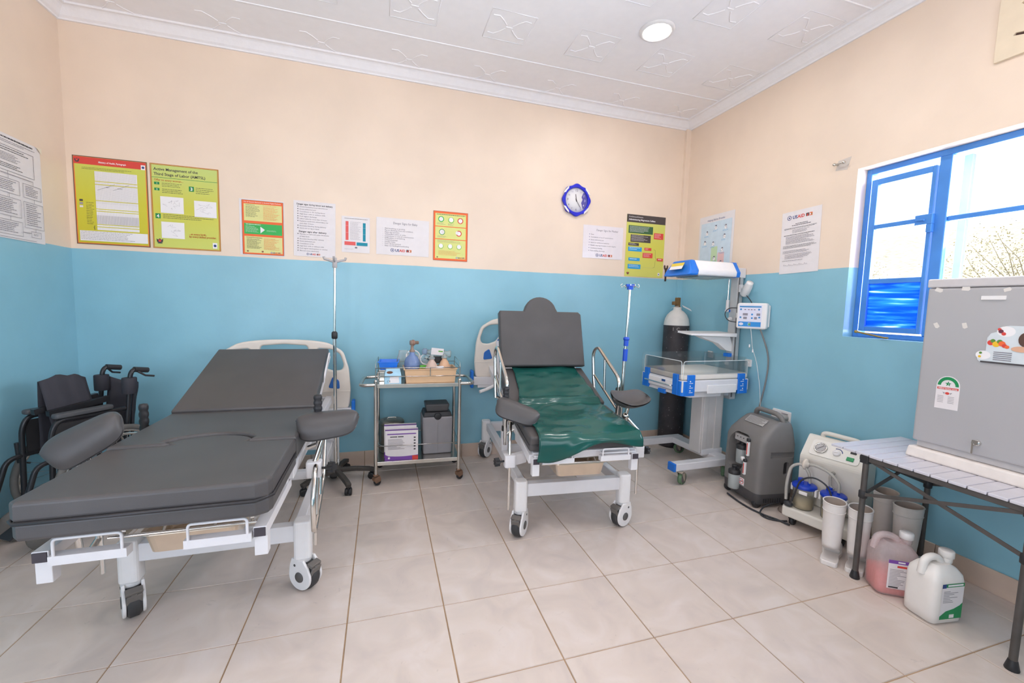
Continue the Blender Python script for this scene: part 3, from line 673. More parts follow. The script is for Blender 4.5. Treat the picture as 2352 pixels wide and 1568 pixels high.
# 11 right wall, agreement letter
p = PP('notice', 'white typed letter with logos on the right wall beside the window', 'notice', 'right', -1.09, -1.385, 1.62, 2.066, PAPER, tilt=-1.2)
p.logo(.2, .1, .022)
p.lines(.37, .68, .205, .22, 1, INK, 79, .6, .02).lines(.28, .76, .228, .243, 1, INK, 80, .6, .02).lines(.08, .95, .265, .29, 2, INK, 81, .35, .1).lines(.3, .75, .3, .36, 4, GI, 82, .3).lines(.08, .9, .375, .39, 1, INK, 83, .5, .1).lines(.14, .92, .4, .53, 8, GI, 84, .3).lines(.08, .93, .55, .6, 3, INK, 85, .3).lines(.08, .9, .63, .68, 3, GI, 86, .3).lines(.14, .85, .69, .77, 5, GI, 87, .28).lines(.08, .7, .79, .8, 1, INK, 88, .5)
for i in range(14): p.line([(.12 + .045 * i, .875), (.135 + .045 * i, .85 + .012 * (i % 3)), (.155 + .045 * i, .875)], .0013, GI)
p.done()
# 12 left wall flow chart, ragged taped sheet
p = PP('poster', 'large white flow chart taped to the left wall, corners torn', 'poster', 'left', -.80, -.225, 1.625, 2.19, PAPER, tilt=.4)
p.lines(.3, .9, .028, .05, 1, INK, 90, .6, .02).lines(.3, .95, .06, .09, 2, GI, 91, .3)
p.iframe(.05, .11, .9, .35, .0022, GI).lines(.3, .88, .13, .17, 2, INK, 92, .3).lines(.5, .75, .18, .26, 6, GI, 93, .3).lines(.4, .8, .28, .33, 3, INK, 94, .3)
for (u0, v0, u1, v1, sd) in ((.06, .42, .34, .56, 1), (.42, .42, .7, .56, 2), (.74, .42, .97, .56, 3), (.06, .6, .38, .78, 4), (.42, .6, .7, .78, 5), (.73, .6, .98, .86, 6), (.06, .82, .36, .97, 7), (.4, .82, .7, .96, 8), (.8, .89, .93, .95, 9)):
    p.iframe(u0, v0, u1, v1, .0018, GI).lines(u0 + .03, u1 - .03, v0 + .02, v1 - .015, max(2, int((v1 - v0) / .022)), GI, 100 + sd, .3)
for (u, v0, v1) in ((.56, .35, .42), (.86, .38, .42), (.56, .56, .6), (.86, .56, .6), (.56, .78, .82), (.86, .86, .89), (.2, .56, .6)): p.rect(u - .002, v0, u + .002, v1, GI)
p.rect(.2, .378, .86, .383, GI).rect(0, .985, .86, .988, GI).rect(.7, .91, .8, .915, GI).poly([(1, 0), (1, .06), (.93, 0)], mat('wall_tape', 'e6dcc8', .5, var=0)); p.done()

# ------------------------------------------------------------------ clock
CB = mat('clock_royal_blue', '2127c4', .3, var=.05)
ck = thing('wall_clock', 'round wall clock with wavy royal blue and white rim', 'clock', (-1.181, 0, 2.29), 0)
n = 72; rim = []
for k in range(n):
    th = 2 * PI * k / n; rim.append(((.134 + .006 * math.cos(8 * th)) * math.cos(th), (.138 + .006 * math.cos(8 * th)) * math.sin(th)))
MB().cpoly([rim, circ(0, 0, .108, 48)], .026, .008, 'xz', .016).build('rim', CB, ck)
for a in (38, 142, 222, 318):
    pts = arc(0, 0, .139, a - 17, a + 17, 8) + list(reversed(arc(0, 0, .124, a - 10, a + 10, 8)))
    MB().prism(pts, -.0305, -.026, 'xz').build('rim_inlay', WPLAS, ck)
MB().lathe([(.0001, 0), (.11, 0), (.11, -.012), (.0001, -.012)], ax='y', n=40).build('dial', WPLAS, ck)
for h_ in range(1, 13):
    th = R(90 - 30 * h_); MB().text(str(h_), .084 * math.cos(th), .084 * math.sin(th) - .008, .019 if h_ in (12, 3, 6, 9, 2, 4) else .014, None, 'C', 'xz', -.0136).build('numeral', WINK if h_ in (2, 3, 4) else GI, ck)
b = MB(); pts = arc(0, 0, .106, -42, 42, 14) + [(.066, .066), (.052, .03), (.062, .01), (.05, -.02), (.058, -.045), (.066, -.07)]
b.prism(pts, -.0126, -.0122, 'xz'); b.build('violet_panel', mat('clock_violet', '54509a', .4, var=.04), ck)
for (ang, ln, wd_) in ((99, .052, .005), (-57, .075, .0036)):
    c, s_ = math.cos(R(ang)), math.sin(R(ang)); MB().bar((-c * .015, -.0165, -s_ * .015), (c * ln, -.0165, s_ * ln), wd_, .001, (0, 1, 0)).build('hand', INK, ck)
MB().lathe([(.0001, -.019), (.005, -.018), (.005, -.013)], ax='y', n=10).build('hand_pivot', INK, ck)

# ------------------------------------------------------------------ small wall fittings on the right wall
def plate(name, label, cat, y, z, w_, h_, group=None):
    t = thing(name, label, cat, (0, y, z), -90, group)
    MB().cpoly([rrect(-w_ / 2, w_ / 2, -h_ / 2, h_ / 2, .008)], .012, .003, 'xz', .006).build('plate', WPLAS, t); return t
t = plate('wall_socket', 'white double wall socket with a grey plug above the oxygen concentrator', 'socket', -1.214, .565, .148, .09)
MB().lathe([(.0001, -.05), (.022, -.05), (.027, -.04), (.027, -.012)], (.036, 0, -.004), 20, 'y').build('grey_plug', mat('grey_plug', '97938e', .5), t)
MB().bb(-.064, -.02, -.034, -.012, -.025, .022).build('white_plug', WPLAS, t, bevel=.004)
MB().box((-.006, -.0145, .004), (.009, .005, .014)).build('red_rocker', RED, t)
MB().box((.03, -.0145, .026), (.05, .004, .006)).build('marking', LINK, t)
for y, lab in ((-.468, 'small white wall box seen through the warmer side panel, nearer the corner'), (-.885, 'small white wall box just right of the warmer post')):
    t = plate('wall_box', lab, 'wall box', y, .94 if y > -.6 else .918, .06, .06, 'small wall boxes'); MB().lathe([(.0001, -.016), (.012, -.016), (.014, -.012)], (0, 0, 0), 12, 'y').build('screw_cap', PAPER, t)
t = thing('wall_hook', 'metal curtain rod hook on a torn tape patch left of the window', 'hook', (0, -1.492, 2.297), -90)
MB().prism([(-.045, -.03), (.03, -.04), (.05, .035), (-.03, .03)], -.0012, -.0004, 'xz').build('tape_patch', mat('grey_tape', 'cfc4bb', .6), t)
MB().cyl((-.03, -.002, .004), (-.03, -.03, .004), .006, n=10).tube([(-.03, -.03, .004), (0, -.034, .0), (.022, -.03, .003)], .005, 8).ball((.024, -.03, .003), .010).ball((-.034, -.03, .004), .010).build('hook', STEEL, t)
t = thing('air_vent', 'cream cast vent block with diagonal slots high on the right wall', 'vent', (0, -2.31, 2.705), -90)
VC = mat('cream_vent', 'e4d2b8', .7, var=.03)
MB().cpoly([rrect(-.135, .135, -.145, .145, .006), [(-.06, .085), (-.045, .095), (.055, -.005), (.04, -.015)], [(-.075, -.05), (-.07, -.04), (-.03, -.052), (-.035, -.063)], [(.06, .03), (.075, .04), (.11, -.05), (.095, -.055)]], .016, .002, 'xz', .008).build('block', VC, t)
MB().bb(-.12, .12, -.004, -.001, -.12, .12).build('dark_slots', mat('vent_dark', '5a4440', .9), t)
# ================================================================== DELIVERY BEDS
TREAD = mat('black_rubber_tyre', '3b3a3b', .6, var=.12, scale=20)
PEDAL = mat('grey_pedal', '6d6762', .5, var=.06)
PLUG = mat('dark_end_plug', '403a40', .5)
def bed_caster(root, x, y, yaw, r=.069):
    """twin shell castor: fairing with wheel, hub caps and pedal as its pieces"""
    e = MB(); M = Matrix.Translation((x, y, 0)) @ Matrix.Rotation(R(yaw), 4, 'Z'); e.mx(M)
    side = arc(-.012, r + .002, r * .92, 168, 372, 24) + [(.046, .118), (.034, .15), (-.034, .15), (-.062, .118)]
    for s_ in (-1, 1): e.cpoly([side], .012, .004, 'yz', s_ * .031)
    e.lathe([(.03, .128), (.036, .135), (.036, .15)], (0, 0, 0), 20)
    o = e.build('castor', WPLAS, root)
    w = MB().mx(M); w.lathe([(.02, -.023), (r - .008, -.023), (r, -.014), (r, .014), (r - .008, .023), (.02, .023)], (0, -.012, r), 28, 'x'); w.build('wheel', TREAD, o)
    for s_ in (-1, 1): MB().mx(M).lathe([(.0001, s_ * .040), (.023, s_ * .040), (.025, s_ * .036)], (0, -.012, r), 18, 'x').lathe([(.0001, s_ * .0385), (.006, s_ * .0385), (.006, s_ * .036)], (0, .014, r + .052), 10, 'x').build('hub_cap', DGREY, o)
    q = MB().mx(M @ Matrix.Translation((0, -.045, .128)) @ Matrix.Rotation(R(18), 4, 'X'))
    q.box((0, -.018, .006), (.056, .03, .014)).box((0, -.036, -.028), (.05, .01, .058)).box((0, -.034, .002), (.02, .012, .006))
    q.build('brake_pedal', PEDAL, o, bevel=.003)
def leg_pad(root, M, L_=.27, Wd=.17, k=.05, bend=0., name='leg_rest_pad'):
    nu, nv, th = 18, 12, .016
    def f(side):
        def g(u, v):
            a = 2 * u - 1; c = 2 * v - 1
            wd_ = Wd / 2 * (max(0., 1 - abs(a) ** 4.5)) ** .5 * (1 - .12 * a); xx = a * L_ / 2; yy = c * wd_
            z = -k * c * c * (.4 + .6 * (wd_ / (Wd / 2))) + bend * a * a
            edge = max(0., 1 - max(abs(a), abs(c)) ** 6) ** .5
            return (xx, yy, z + side * th * (.25 + .75 * edge))
        return g
    b = MB().mx(M); b.grid(f(1), nu, nv); b.grid(lambda u, v: f(-1)(1 - u, v), nu, nv)
    o = b.build(name, BLACKV, root)
    md = o.modifiers.new('w', 'WELD'); md.merge_threshold = .0008
    md = o.modifiers.new('s', 'SUBSURF'); md.levels = 1; md.render_levels = 1
    return o
def leg_support(root, x, y, zc, rod_bot, elbow, joint, padM, knob, k=.05, bend=0., arm=0.):
    """clamp, chrome rod, ball joint and padded leg rest at one side of the bed"""
    s_ = 1 if x > 0 else -1
    c = MB().cpoly([rrect(x - .032, x + .032, y - .028, y + .028, .014)], .07, .005, 'xy', zc)
    if arm: c.bar((x - s_ * arm, y + .05, zc), (x, y, zc), .035, .06)
    c = c.build('leg_rest_clamp', WHITE, root)
    kb = MB(); kp = []
    for i in range(40): th = 2 * PI * i / 40; rr = .022 + .004 * math.cos(8 * th); kp.append((rr * math.cos(th), rr * math.sin(th)))
    kd = Vector(knob).normalized(); K = Matrix.Translation(Vector((x, y, zc)) + kd * .075) @ kd.to_track_quat('Z', 'Y').to_matrix().to_4x4()
    kb.mx(K).prism(kp, -.01, .014, 'xy', True); kb.mx(Matrix.Identity(4)).cyl(Vector((x, y, zc)) + kd * .03, Vector((x, y, zc)) + kd * .07, .006, n=8); kb.build('star_knob', BLACKP, c, bevel=.003)
    r = MB().tube([(x, y, rod_bot), (x, y, zc + .035)], .008, 10).tube(fil([(x, y, zc + .03), elbow, joint], .03), .009, 10); r.build('leg_rest_rod', CHROME, root)
    J = Vector(joint); j = MB().ball(J, .022, (1, 1, 1.1)).cyl(J - Vector((0, 0, .03)), J + Vector((0, 0, .012)), .018, n=14).cyl(J, Vector(padM.translation) , .012, n=10); j.build('ball_joint', STEEL, root)
    leg_pad(root, padM, k=k, bend=bend)
def grip(root, x, y, z0, z1, zb):
    b = MB(); pr = [(.0001, z0)]; n_ = 13
    for i in range(n_): pr.append((.0155 + (.003 if i % 3 else 0.), z0 + (z1 - z0) * i / (n_ - 1)))
    pr.append((.0001, z1 + .003)); b.lathe(pr, (x, y, 0), 14); g = b.build('hand_grip', BLACKP, root)
    MB().cyl((x, y, zb), (x, y, z0), .010, n=10).build('grip_rod', CHROME, root)
def headboard(root, y, z0):
    """moulded plastic bed head with hand slots, blue inset and corner bumpers; z0 = lower edge"""
    h = .52; w_ = .445
    out = [(-w_ + .01, 0), (w_ - .01, 0), (w_, .14), (w_ - .012, .3), (w_ - .05, .43), (w_ - .12, .475)] + [(w_ * .7 * math.cos(PI * t / 10), .478 + .042 * math.sin(PI * t / 10)) for t in range(1, 10)] + [(-w_ + .12, .475), (-w_ + .05, .43), (-w_ + .012, .3), (-w_, .14)]
    out = fil2(out, .03, 3)
    mid = fil2([(-.16, .425), (.16, .425), (.15, .475), (0, .487), (-.15, .475)], .02)
    sl = lambda s_: fil2([(s_ * .215, .455), (s_ * .315, .448), (s_ * .37, .415), (s_ * .398, .33), (s_ * .385, .292), (s_ * .33, .285), (s_ * .26, .31), (s_ * .225, .37)][::s_], .022)
    b = MB().at((0, y, z0)); b.cpoly([out, mid, sl(1), sl(-1)], .036, .013, 'xz', 0, 3)
    hb = b.build('headboard', BEIGE, root)
    hb.data.polygons.foreach_set('use_smooth', [False] * len(hb.data.polygons))
    MB().at((0, y, z0)).cpoly([fil2([(-.22, .19), (.22, .19), (.26, .33), (-.26, .33)], .03)], .044, .004, 'xz').build('blue_inset', mat('headboard_blue', '2f68b4', .4), hb)
    for s_ in (-1, 1): MB().at((0, y, z0)).cpoly([fil2([(s_ * .29, .16), (s_ * .37, .15), (s_ * .365, .215), (s_ * .32, .245)][::s_], .015)], .044, .004, 'xz').build('blue_inset', mat('headboard_blue', '2f68b4', .4), hb)
    MB().bb(-w_ + .004, w_ - .004, y - .021, y + .021, z0 + .128, z0 + .134).build('moulded_seam', BEIGE, hb)
    MB().bb(-w_ - .005, w_ + .005, y - .03, y + .03, z0 - .065, z0 + .005).bb(-w_ + .03, w_ - .03, y - .025, y + .025, z0 - .09, z0 - .06).build('headboard_bracket', WHITE, root, bevel=.004)
    for s_ in (-1, 1): MB().cpoly([rrect(s_ * (w_ + .018) - .013, s_ * (w_ + .018) + .013, z0 - .09, z0 + .06, .012)], .08, .01, 'xz', -y).build('corner_bumper', BLUEP, root)
def bed_base(root, yaws):
    b = MB()
    for s_ in (-1, 1): b.bb(s_ * .305 - .022, s_ * .305 + .022, -.62, .62, .245, .305)
    for y in (-.635, .635): b.bb(-.3, .3, y - .025, y + .025, .232, .308)
    b.bb(-.285, .285, .02, .07, .25, .3)
    b.build('base_frame', WHITE, root, bevel=.004)
    for (x, y), yw in zip(((-.325, -.64), (.325, -.64), (-.325, .64), (.325, .64)), yaws):
        MB().cpoly([rrect(x - .037, x + .037, y - .036, y + .036, .022)], .18, .008, 'xy', .238).build('corner_post', WPLAS, root); bed_caster(root, x, y, yw)
def basin(root, y, z, w_=.30, d=.22):
    t = MB().at((0, y, z)); m = Matrix.Identity(4)
    lo = rrect(-w_ / 2 + .015, w_ / 2 - .015, -d / 2 + .015, d / 2 - .015, .03); hi = rrect(-w_ / 2, w_ / 2, -d / 2, d / 2, .035); n_ = len(lo)
    rim = rrect(-w_ / 2 - .012, w_ / 2 + .012, -d / 2 - .012, d / 2 + .012, .04)
    vs = [(a, c, 0) for a, c in lo] + [(a, c, .075) for a, c in hi] + [(a, c, .077) for a, c in rim]
    fs = [tuple(reversed(range(n_)))] + [(i, (i + 1) % n_, n_ + (i + 1) % n_, n_ + i) for i in range(n_)] + [(n_ + i, n_ + (i + 1) % n_, 2 * n_ + (i + 1) % n_, 2 * n_ + i) for i in range(n_)]
    t.add(vs, fs, False); t.build('waste_basin', mat('floor_tinted_steel', 'd8c8b4', .28, .75, var=.04), root, solid=.003)  # steel tinted beige, the floor's reflection put into its colour
    r = MB()
    for dz, dy in ((.085, -d / 2 - .01), (.105, -d / 2 + .015)): r.cyl((-.24, y + dy, z + dz), (.24, y + dy, z + dz), .006, n=8)
    r.cyl((-.08, y - d / 2 - .01, z + .085), (-.08, y - d / 2 + .015, z + .105), .005, n=8).cyl((.08, y - d / 2 - .01, z + .085), (.08, y - d / 2 + .015, z + .105), .005, n=8)
    for s_ in (-1, 1): r.bar((s_ * .2, y - d / 2, z + .09), (s_ * .2, y + d / 2 + .05, z + .09), .012, .02)
    r.build('basin_rails', CHROME, root)
def uloop(root, x0, x1, y, z0, z1): MB().tube(fil([(x0, y, z0), (x0, y, z1), (x1, y, z1), (x1, y, z0)], .012), .0045, 8).bb(x0 - .012, x1 + .012, y - .004, y + .03, z0 - .012, z0 + .016).build('mattress_stop', WHITE, root)
def padmat(c, xdir, nrm):
    """pad matrix: long axis xdir, upper side towards nrm"""
    x = Vector(xdir).normalized(); z = Vector(nrm); z = (z - x * z.dot(x)).normalized(); y = z.cross(x)
    M = Matrix((x, y, z)).transposed().to_4x4(); M.translation = c; return M
def struts(root, zt, y0):
    for s_ in (-1, 1):
        s = MB().bb(s_ * .305 - .022, s_ * .305 + .022, y0 - .022, y0 + .022, .3, .44).build('lift_sleeve', WHITE, root, bevel=.003)
        MB().cyl((s_ * .305, y0, .44), (s_ * .305, y0, .475), .02, n=14).build('sleeve_collar', BLACKP, s)
        MB().cyl((s_ * .305, y0, .47), (s_ * .305, y0 + .02, zt), .014, n=12).build('lift_rod', CHROME, root)

# ------------------------------------------------------------------ left bed, laid flat
B1 = thing('delivery_bed', 'black padded delivery bed lying flat in the left foreground', 'bed', (-3.52, -.86, 0), 0, 'delivery beds')
bed_base(B1, (29, 52, 10, 0)); struts(B1, .6, .2)
HW = .325
# cushions
notch = [(-.15, -.76)] + [(-.13 + .06 * 0, -.745)] + [(.165 * math.cos(PI - PI * k / 14) * 1., -.745 + .105 * math.sin(PI * k / 14)) for k in range(1, 14)] + [(.15, -.745), (.15, -.76)]
seat = [(-HW, -.76)] + notch + [(HW, -.76), (HW, -.2), (-HW, -.2)]
MB().cpoly([seat], .105, .012, 'xy', .7025, 3).build('seat_cushion', BLACKV, B1)
tong = [(a * .975, c - .006) for a, c in notch[1:-1]]
foot = fil2([(-HW - .005, -1.205), (HW + .003, -1.205), (HW, -.768), (-HW, -.768)], .03, 4)
footp = [(-HW, -.768)] + fil2([(-HW - .006, -1.21), (HW + .004, -1.21)], 0)[:0] + [(-HW - .004, -1.19), (-HW + .016, -1.21), (HW - .04, -1.21), (HW - .006, -1.19), (HW + .002, -1.165), (HW, -.768)] + list(reversed(tong))
fc = MB().cpoly([footp], .062, .012, 'xy', .716, 3).build('foot_cushion', BLACKV, B1)
MB().cpoly([[(a * .997, c * 1. if c > -1.1 else c + .004) for a, c in footp]], .056, .012, 'xy', .656, 3).build('lower_layer', BLACKV, fc)
MB().tube([(-HW, -.8, .6855), (-HW - .006, -1.19, .6855), (-HW + .016, -1.2135, .6855), (HW - .04, -1.2135, .6855), (HW + .003, -1.17, .6855), (HW + .002, -.8, .6855)], .006, 6).build('piping', mat('black_piping', '2e2c2e', .4), fc)
a0 = math.atan2(.97 - .735, .65); Lb = .70
M = Matrix.Translation((0, -.245, .735)) @ Matrix.Rotation(a0, 4, 'X')
MB().mx(M).cpoly([rrect(-HW, HW, 0, Lb, .012)], .062, .012, 'xy', .005, 3).build('back_cushion', BLACKV, B1)
MB().mx(M).bb(-HW - .006, HW + .006, .01, Lb + .004, -.034, -.026).build('back_plate', WHITE, B1)
MB().mx(M).tube(fil([(HW + .004, .35, -.03), (HW + .012, .35, .03), (HW + .012, .62, .05), (HW + .004, .62, -.03)], .03), .005, 8).build('back_plate_handle', WHITE, B1)
# bed frame under the cushions
b = MB()
for s_ in (-1, 1): b.bb(s_ * .30 - .02, s_ * .30 + .02, -.8, .6, .585, .635)
for y in (-.78, -.3, .2, .58): b.bb(-.3, .3, y - .02, y + .02, .59, .63)
b.bb(-.31, .31, -.76, -.2, .636, .648)
b.build('bed_frame', WHITE, B1, bevel=.003)
b = MB()
for s_ in (-1, 1): b.bb(s_ * .285 - .02, s_ * .285 + .02, -1.165, -.76, .54, .575).bb(s_ * .285 - .02, s_ * .285 + .02, -1.155, -1.12, .47, .54)
b.bb(-.27, .27, -1.08, -.78, .612, .624).bb(-.3, .3, -.83, -.79, .575, .612)
ff = b.build('foot_frame', WHITE, B1, bevel=.002)
for s_ in (-1, 1): MB().bb(s_ * .285 - .017, s_ * .285 + .017, -1.169, -1.164, .543, .572).build('end_plug', PLUG, ff); 
for s_ in (-1, 1): uloop(B1, s_ * .25 if s_ < 0 else .085, s_ * .085 if s_ < 0 else .25, -1.172, .545, .612)
basin(B1, -.82, .40); headboard(B1, .665, .525)
# folded side rail on the right, leg rests and grips
for s_ in (-1, 1):
    x = s_ * .395
    r = MB().tube(fil([(x, -.42, .66), (x, -.76, .60), (x, -.82, .47), (x, -.80, .33), (x, -.50, .46), (x, -.42, .66)], .04, 4), .011, 10)
    for t in (.35, .7): r.cyl((x, -.42 - .36 * t, .665 - .06 * t), (x, -.5 - .3 * t, .46 - .13 * t), .008, n=8)
    r.cyl((x, -.5, .64), (s_ * .31, -.5, .61), .01, n=8); r.build('side_rail', CHROME, B1)
leg_support(B1, .385, -.70, .585, .23, (.40, -.68, .66), (.425, -.66, .735), padmat((.437, -.66, .806), (1, -.05, .07), (-.08, -.45, 1)), (.9, -.3, .1), k=.055)
leg_support(B1, -.39, -.70, .585, .225, (-.42, -.68, .66), (-.45, -.64, .735), padmat((-.445, -.68, .787), (.86, .15, .48), (-.25, -.85, .7)), (-1, 0, .1), k=.045)
grip(B1, .392, -.62, .80, .90, .62); grip(B1, -.385, -.36, .70, .83, .6)

# ------------------------------------------------------------------ right bed, back raised
B2 = thing('delivery_bed', 'delivery bed with raised back and green sheet, beside the infant warmer', 'bed', (-1.705, -.71, 0), -4.5, 'delivery beds')
bed_base(B2, (-34, -66, -38, -10)); struts(B2, .66, -.05)
HW2 = .325
sa = math.atan2(.165, .43)            # seat slope
MS = Matrix.Translation((0, -.335, .70)) @ Matrix.Rotation(sa, 4, 'X')
MB().mx(MS).cpoly([rrect(-HW2, HW2, 0, .47, .012)], .085, .012, 'xy', -.0425, 3).build('seat_cushion', BLACKV, B2)
fa = math.atan2(.055, .47)
MF = Matrix.Translation((0, -.81, .632)) @ Matrix.Rotation(fa, 4, 'X')
f2 = MB().mx(MF).cpoly([rrect(-HW2, HW2, 0, .465, .02)], .085, .012, 'xy', -.0425, 3).build('foot_cushion', BLACKV, B2)
MB().mx(MF).tube([(-HW2 - .001, .45, -.045), (-HW2 - .001, .01, -.045), (-HW2 + .02, -.002, -.045), (HW2 - .02, -.002, -.045), (HW2 + .001, .01, -.045), (HW2 + .001, .45, -.045)], .003, 6).build('piping', MATS['black_piping'], f2)
ba = math.atan2(.405, .13); MBk = Matrix.Translation((.004, .06, .885)) @ Matrix.Rotation(ba, 4, 'X')
bl = .425
out = [(-HW2, 0), (HW2, 0), (HW2, bl - .02), (HW2 - .02, bl), (.135, bl)] + [(.125 * math.cos(PI * k / 14) + .0, bl + .115 * math.sin(PI * k / 14)) for k in range(1, 14)] + [(-.135, bl), (-HW2 + .008, bl), (-HW2, bl - .01)]
MB().mx(MBk).cpoly([out], .075, .014, 'xy', -.02, 3).build('back_cushion', BLACKV, B2)
MB().mx(MBk).bb(-HW2 + .02, HW2 - .02, .02, bl - .02, -.068, -.06).build('back_plate', WHITE, B2)
b = MB()
for s_ in (-1, 1):
    b.bar((s_ * .30, -.78, .50), (s_ * .30, -.34, .575), .04, .05); b.bar((s_ * .30, -.35, .575), (s_ * .30, .60, .79), .04, .05)
for y, z in ((-.74, .51), (-.34, .575), (.1, .675), (.58, .78)): b.bb(-.3, .3, y - .02, y + .02, z - .02, z + .02)
b.bar((0, -.33, .597), (0, .1, .7), .6, .01); b.bar((0, -.79, .535), (0, -.36, .588), .6, .01)
b.bar((-.3, .12, .66), (-.3, .3, 1.05), .03, .03).bar((.3, .12, .66), (.3, .3, 1.05), .03, .03)
b.build('bed_frame', WHITE, B2, bevel=.003)
b = MB()
for s_ in (-1, 1): b.bb(s_ * .29 - .02, s_ * .29 + .02, -.825, -.4, .485, .52).bb(s_ * .29 - .02, s_ * .29 + .02, -.82, -.785, .42, .485)
b.bb(-.3, -.09, -.815, -.5, .521, .531).bb(.09, .3, -.815, -.5, .521, .531)
ff = b.build('foot_frame', WHITE, B2, bevel=.002)
for s_ in (-1, 1): MB().bb(s_ * .29 - .017, s_ * .29 + .017, -.829, -.824, .488, .517).build('end_plug', PLUG, ff); uloop(B2, -.245 if s_ < 0 else .09, -.09 if s_ < 0 else .245, -.83, .50, .555)
basin(B2, -.64, .375); headboard(B2, .605, .715)
MB().tube([(-.30, .33, .70), (-.38, .3, .67), (-.44, .28, .655)], .013, 8).build('release_lever', WPLAS, B2)
for s_ in (-1, 1):
    x = s_ * .375
    r = MB().tube(fil([(x, -.40, .50), (x, -.42, .70), (x, -.43, .87), (x, -.07, 1.05), (x, .01, 1.0), (x, -.02, .80), (x, -.05, .68)], .055, 5), .0115, 10)
    r.tube([(x, -.03, .83), (x, -.41, .665)], .009, 8).cyl((x, -.2, .98), (x, -.21, .752), .0095, n=8).cyl((x, -.4, .52), (s_ * .31, -.4, .56), .01, n=8).cyl((x, -.05, .69), (s_ * .31, -.05, .66), .01, n=8)
    r.build('side_rail', CHROME, B2)
leg_support(B2, .40, -.66, .47, .20, (.45, -.60, .56), (.36, -.56, .66), padmat((.375, -.57, .745), (1, .25, .02), (.1, -.35, 1)), (.9, .3, -.1), k=-.035, bend=.03, arm=.1)
leg_support(B2, -.40, -.66, .455, .165, (-.395, -.63, .58), (-.375, -.56, .665), padmat((-.34, -.60, .745), (.9, -.35, -.32), (.35, -.5, .9)), (-1, -.2, 0), k=.045, arm=.1)
grip(B2, -.40, -.52, .76, .85, .5); grip(B2, .405, -.36, .70, .80, .5)
# drip pole clipped to the bed
PX, PY_ = .427, -.388
iv = MB().cyl((PX - .016, PY_, .42), (PX, PY_, 1.07), .0115, n=12).cyl((PX, PY_, 1.0), (PX + .012, PY_, 1.49), .0085, n=12)
iv = iv.build('drip_pole', CHROME, B2)
MB().cyl((PX, PY_, .985), (PX + .002, PY_, 1.065), .0155, n=14).cyl((PX + .003, PY_, 1.085), (PX + .004, PY_, 1.14), .0155, n=14).lathe([(.012, 1.12), (.02, 1.125), (.02, 1.14), (.012, 1.145)], (PX + .004, PY_, 0), 14).build('pole_collar', mat('royal_blue_plastic', '1f4fc0', .35), iv)
tx = PX + .012
h = MB().mt(0).bb(tx - .016, tx + .016, PY_ - .012, PY_ + .012, 1.455, 1.482).bb(tx - .027, tx + .027, PY_ - .008, PY_ + .008, 1.474, 1.49).mt(1)
for a in (0, 90, 180, 270):
    c, s_ = math.cos(R(a)), math.sin(R(a)); h.tube([(tx + c * q, PY_ + s_ * q, z) for q, z in ((.012, 1.478), (.045, 1.478), (.06, 1.468), (.068, 1.482), (.055, 1.492))], .0024, 6)
h.build('pole_hooks', [MATS['royal_blue_plastic'], CHROME], iv)
MB().bar((.31, PY_, .55), (PX - .012, PY_, .5), .03, .04).build('drip_pole_bracket', WHITE, B2)

# ------------------------------------------------------------------ green plastic sheet over the right bed
GSH = mat('dark_green_plastic_sheet', '195049', .22, var=.12, scale=4)
def sheet_pt(u, v):
    """u across, v from the hinge down to the hanging hem"""
    x = -.235 - .065 * v + (.545 + .05 * v) * u + (.02 * math.sin(9 * v) if u < .02 else 0) - .05 * (1 - v) * u + .03 * v * u
    s_ = v * 1.10
    if s_ < .455: q = MS @ Vector((x, .465 - s_, 0)); nz = MS.to_3x3() @ Vector((0, 0, 1))
    elif s_ < .50:
        t = (s_ - .455) / .045; a = MS @ Vector((x, .01, 0)); c = MF @ Vector((x, .47, 0)); q = a.lerp(c, t) + Vector((0, 0, .008 * math.sin(PI * t))); nz = Vector((0, 0, 1))
    elif s_ < .975: q = MF @ Vector((x, .47 - (s_ - .5), 0)); nz = MF.to_3x3() @ Vector((0, 0, 1))
    else:
        t = (s_ - .975); drop = t * (.85 - .55 * u + .25 * math.sin(7 * u + .5)); q = MF @ Vector((x, -.006 - .018 * min(1, t / .04), 0)); q.z -= max(0., drop); nz = Vector((0, -1, 0))
    wr = noise.noise((x * 5, s_ * 7, 0)) * .010 + noise.noise((x * 11 + s_ * 6, s_ * 14, 4)) * .006 + abs(noise.noise((x * 4 - s_ * 3, s_ * 9 + x * 5, 9))) * .009
    if .40 < s_ < .47: wr += .012 * math.sin(PI * (s_ - .40) / .07)
    return tuple(q + nz * (.0055 + max(-.002, wr + .004)))
gs = MB().grid(sheet_pt, 46, 84).build('plastic_sheet', GSH, solid=.0012, loc=B2.location, rotz=R(-4.5))
tag(gs, 'dark green glossy plastic sheet spread over the right bed', 'sheet')
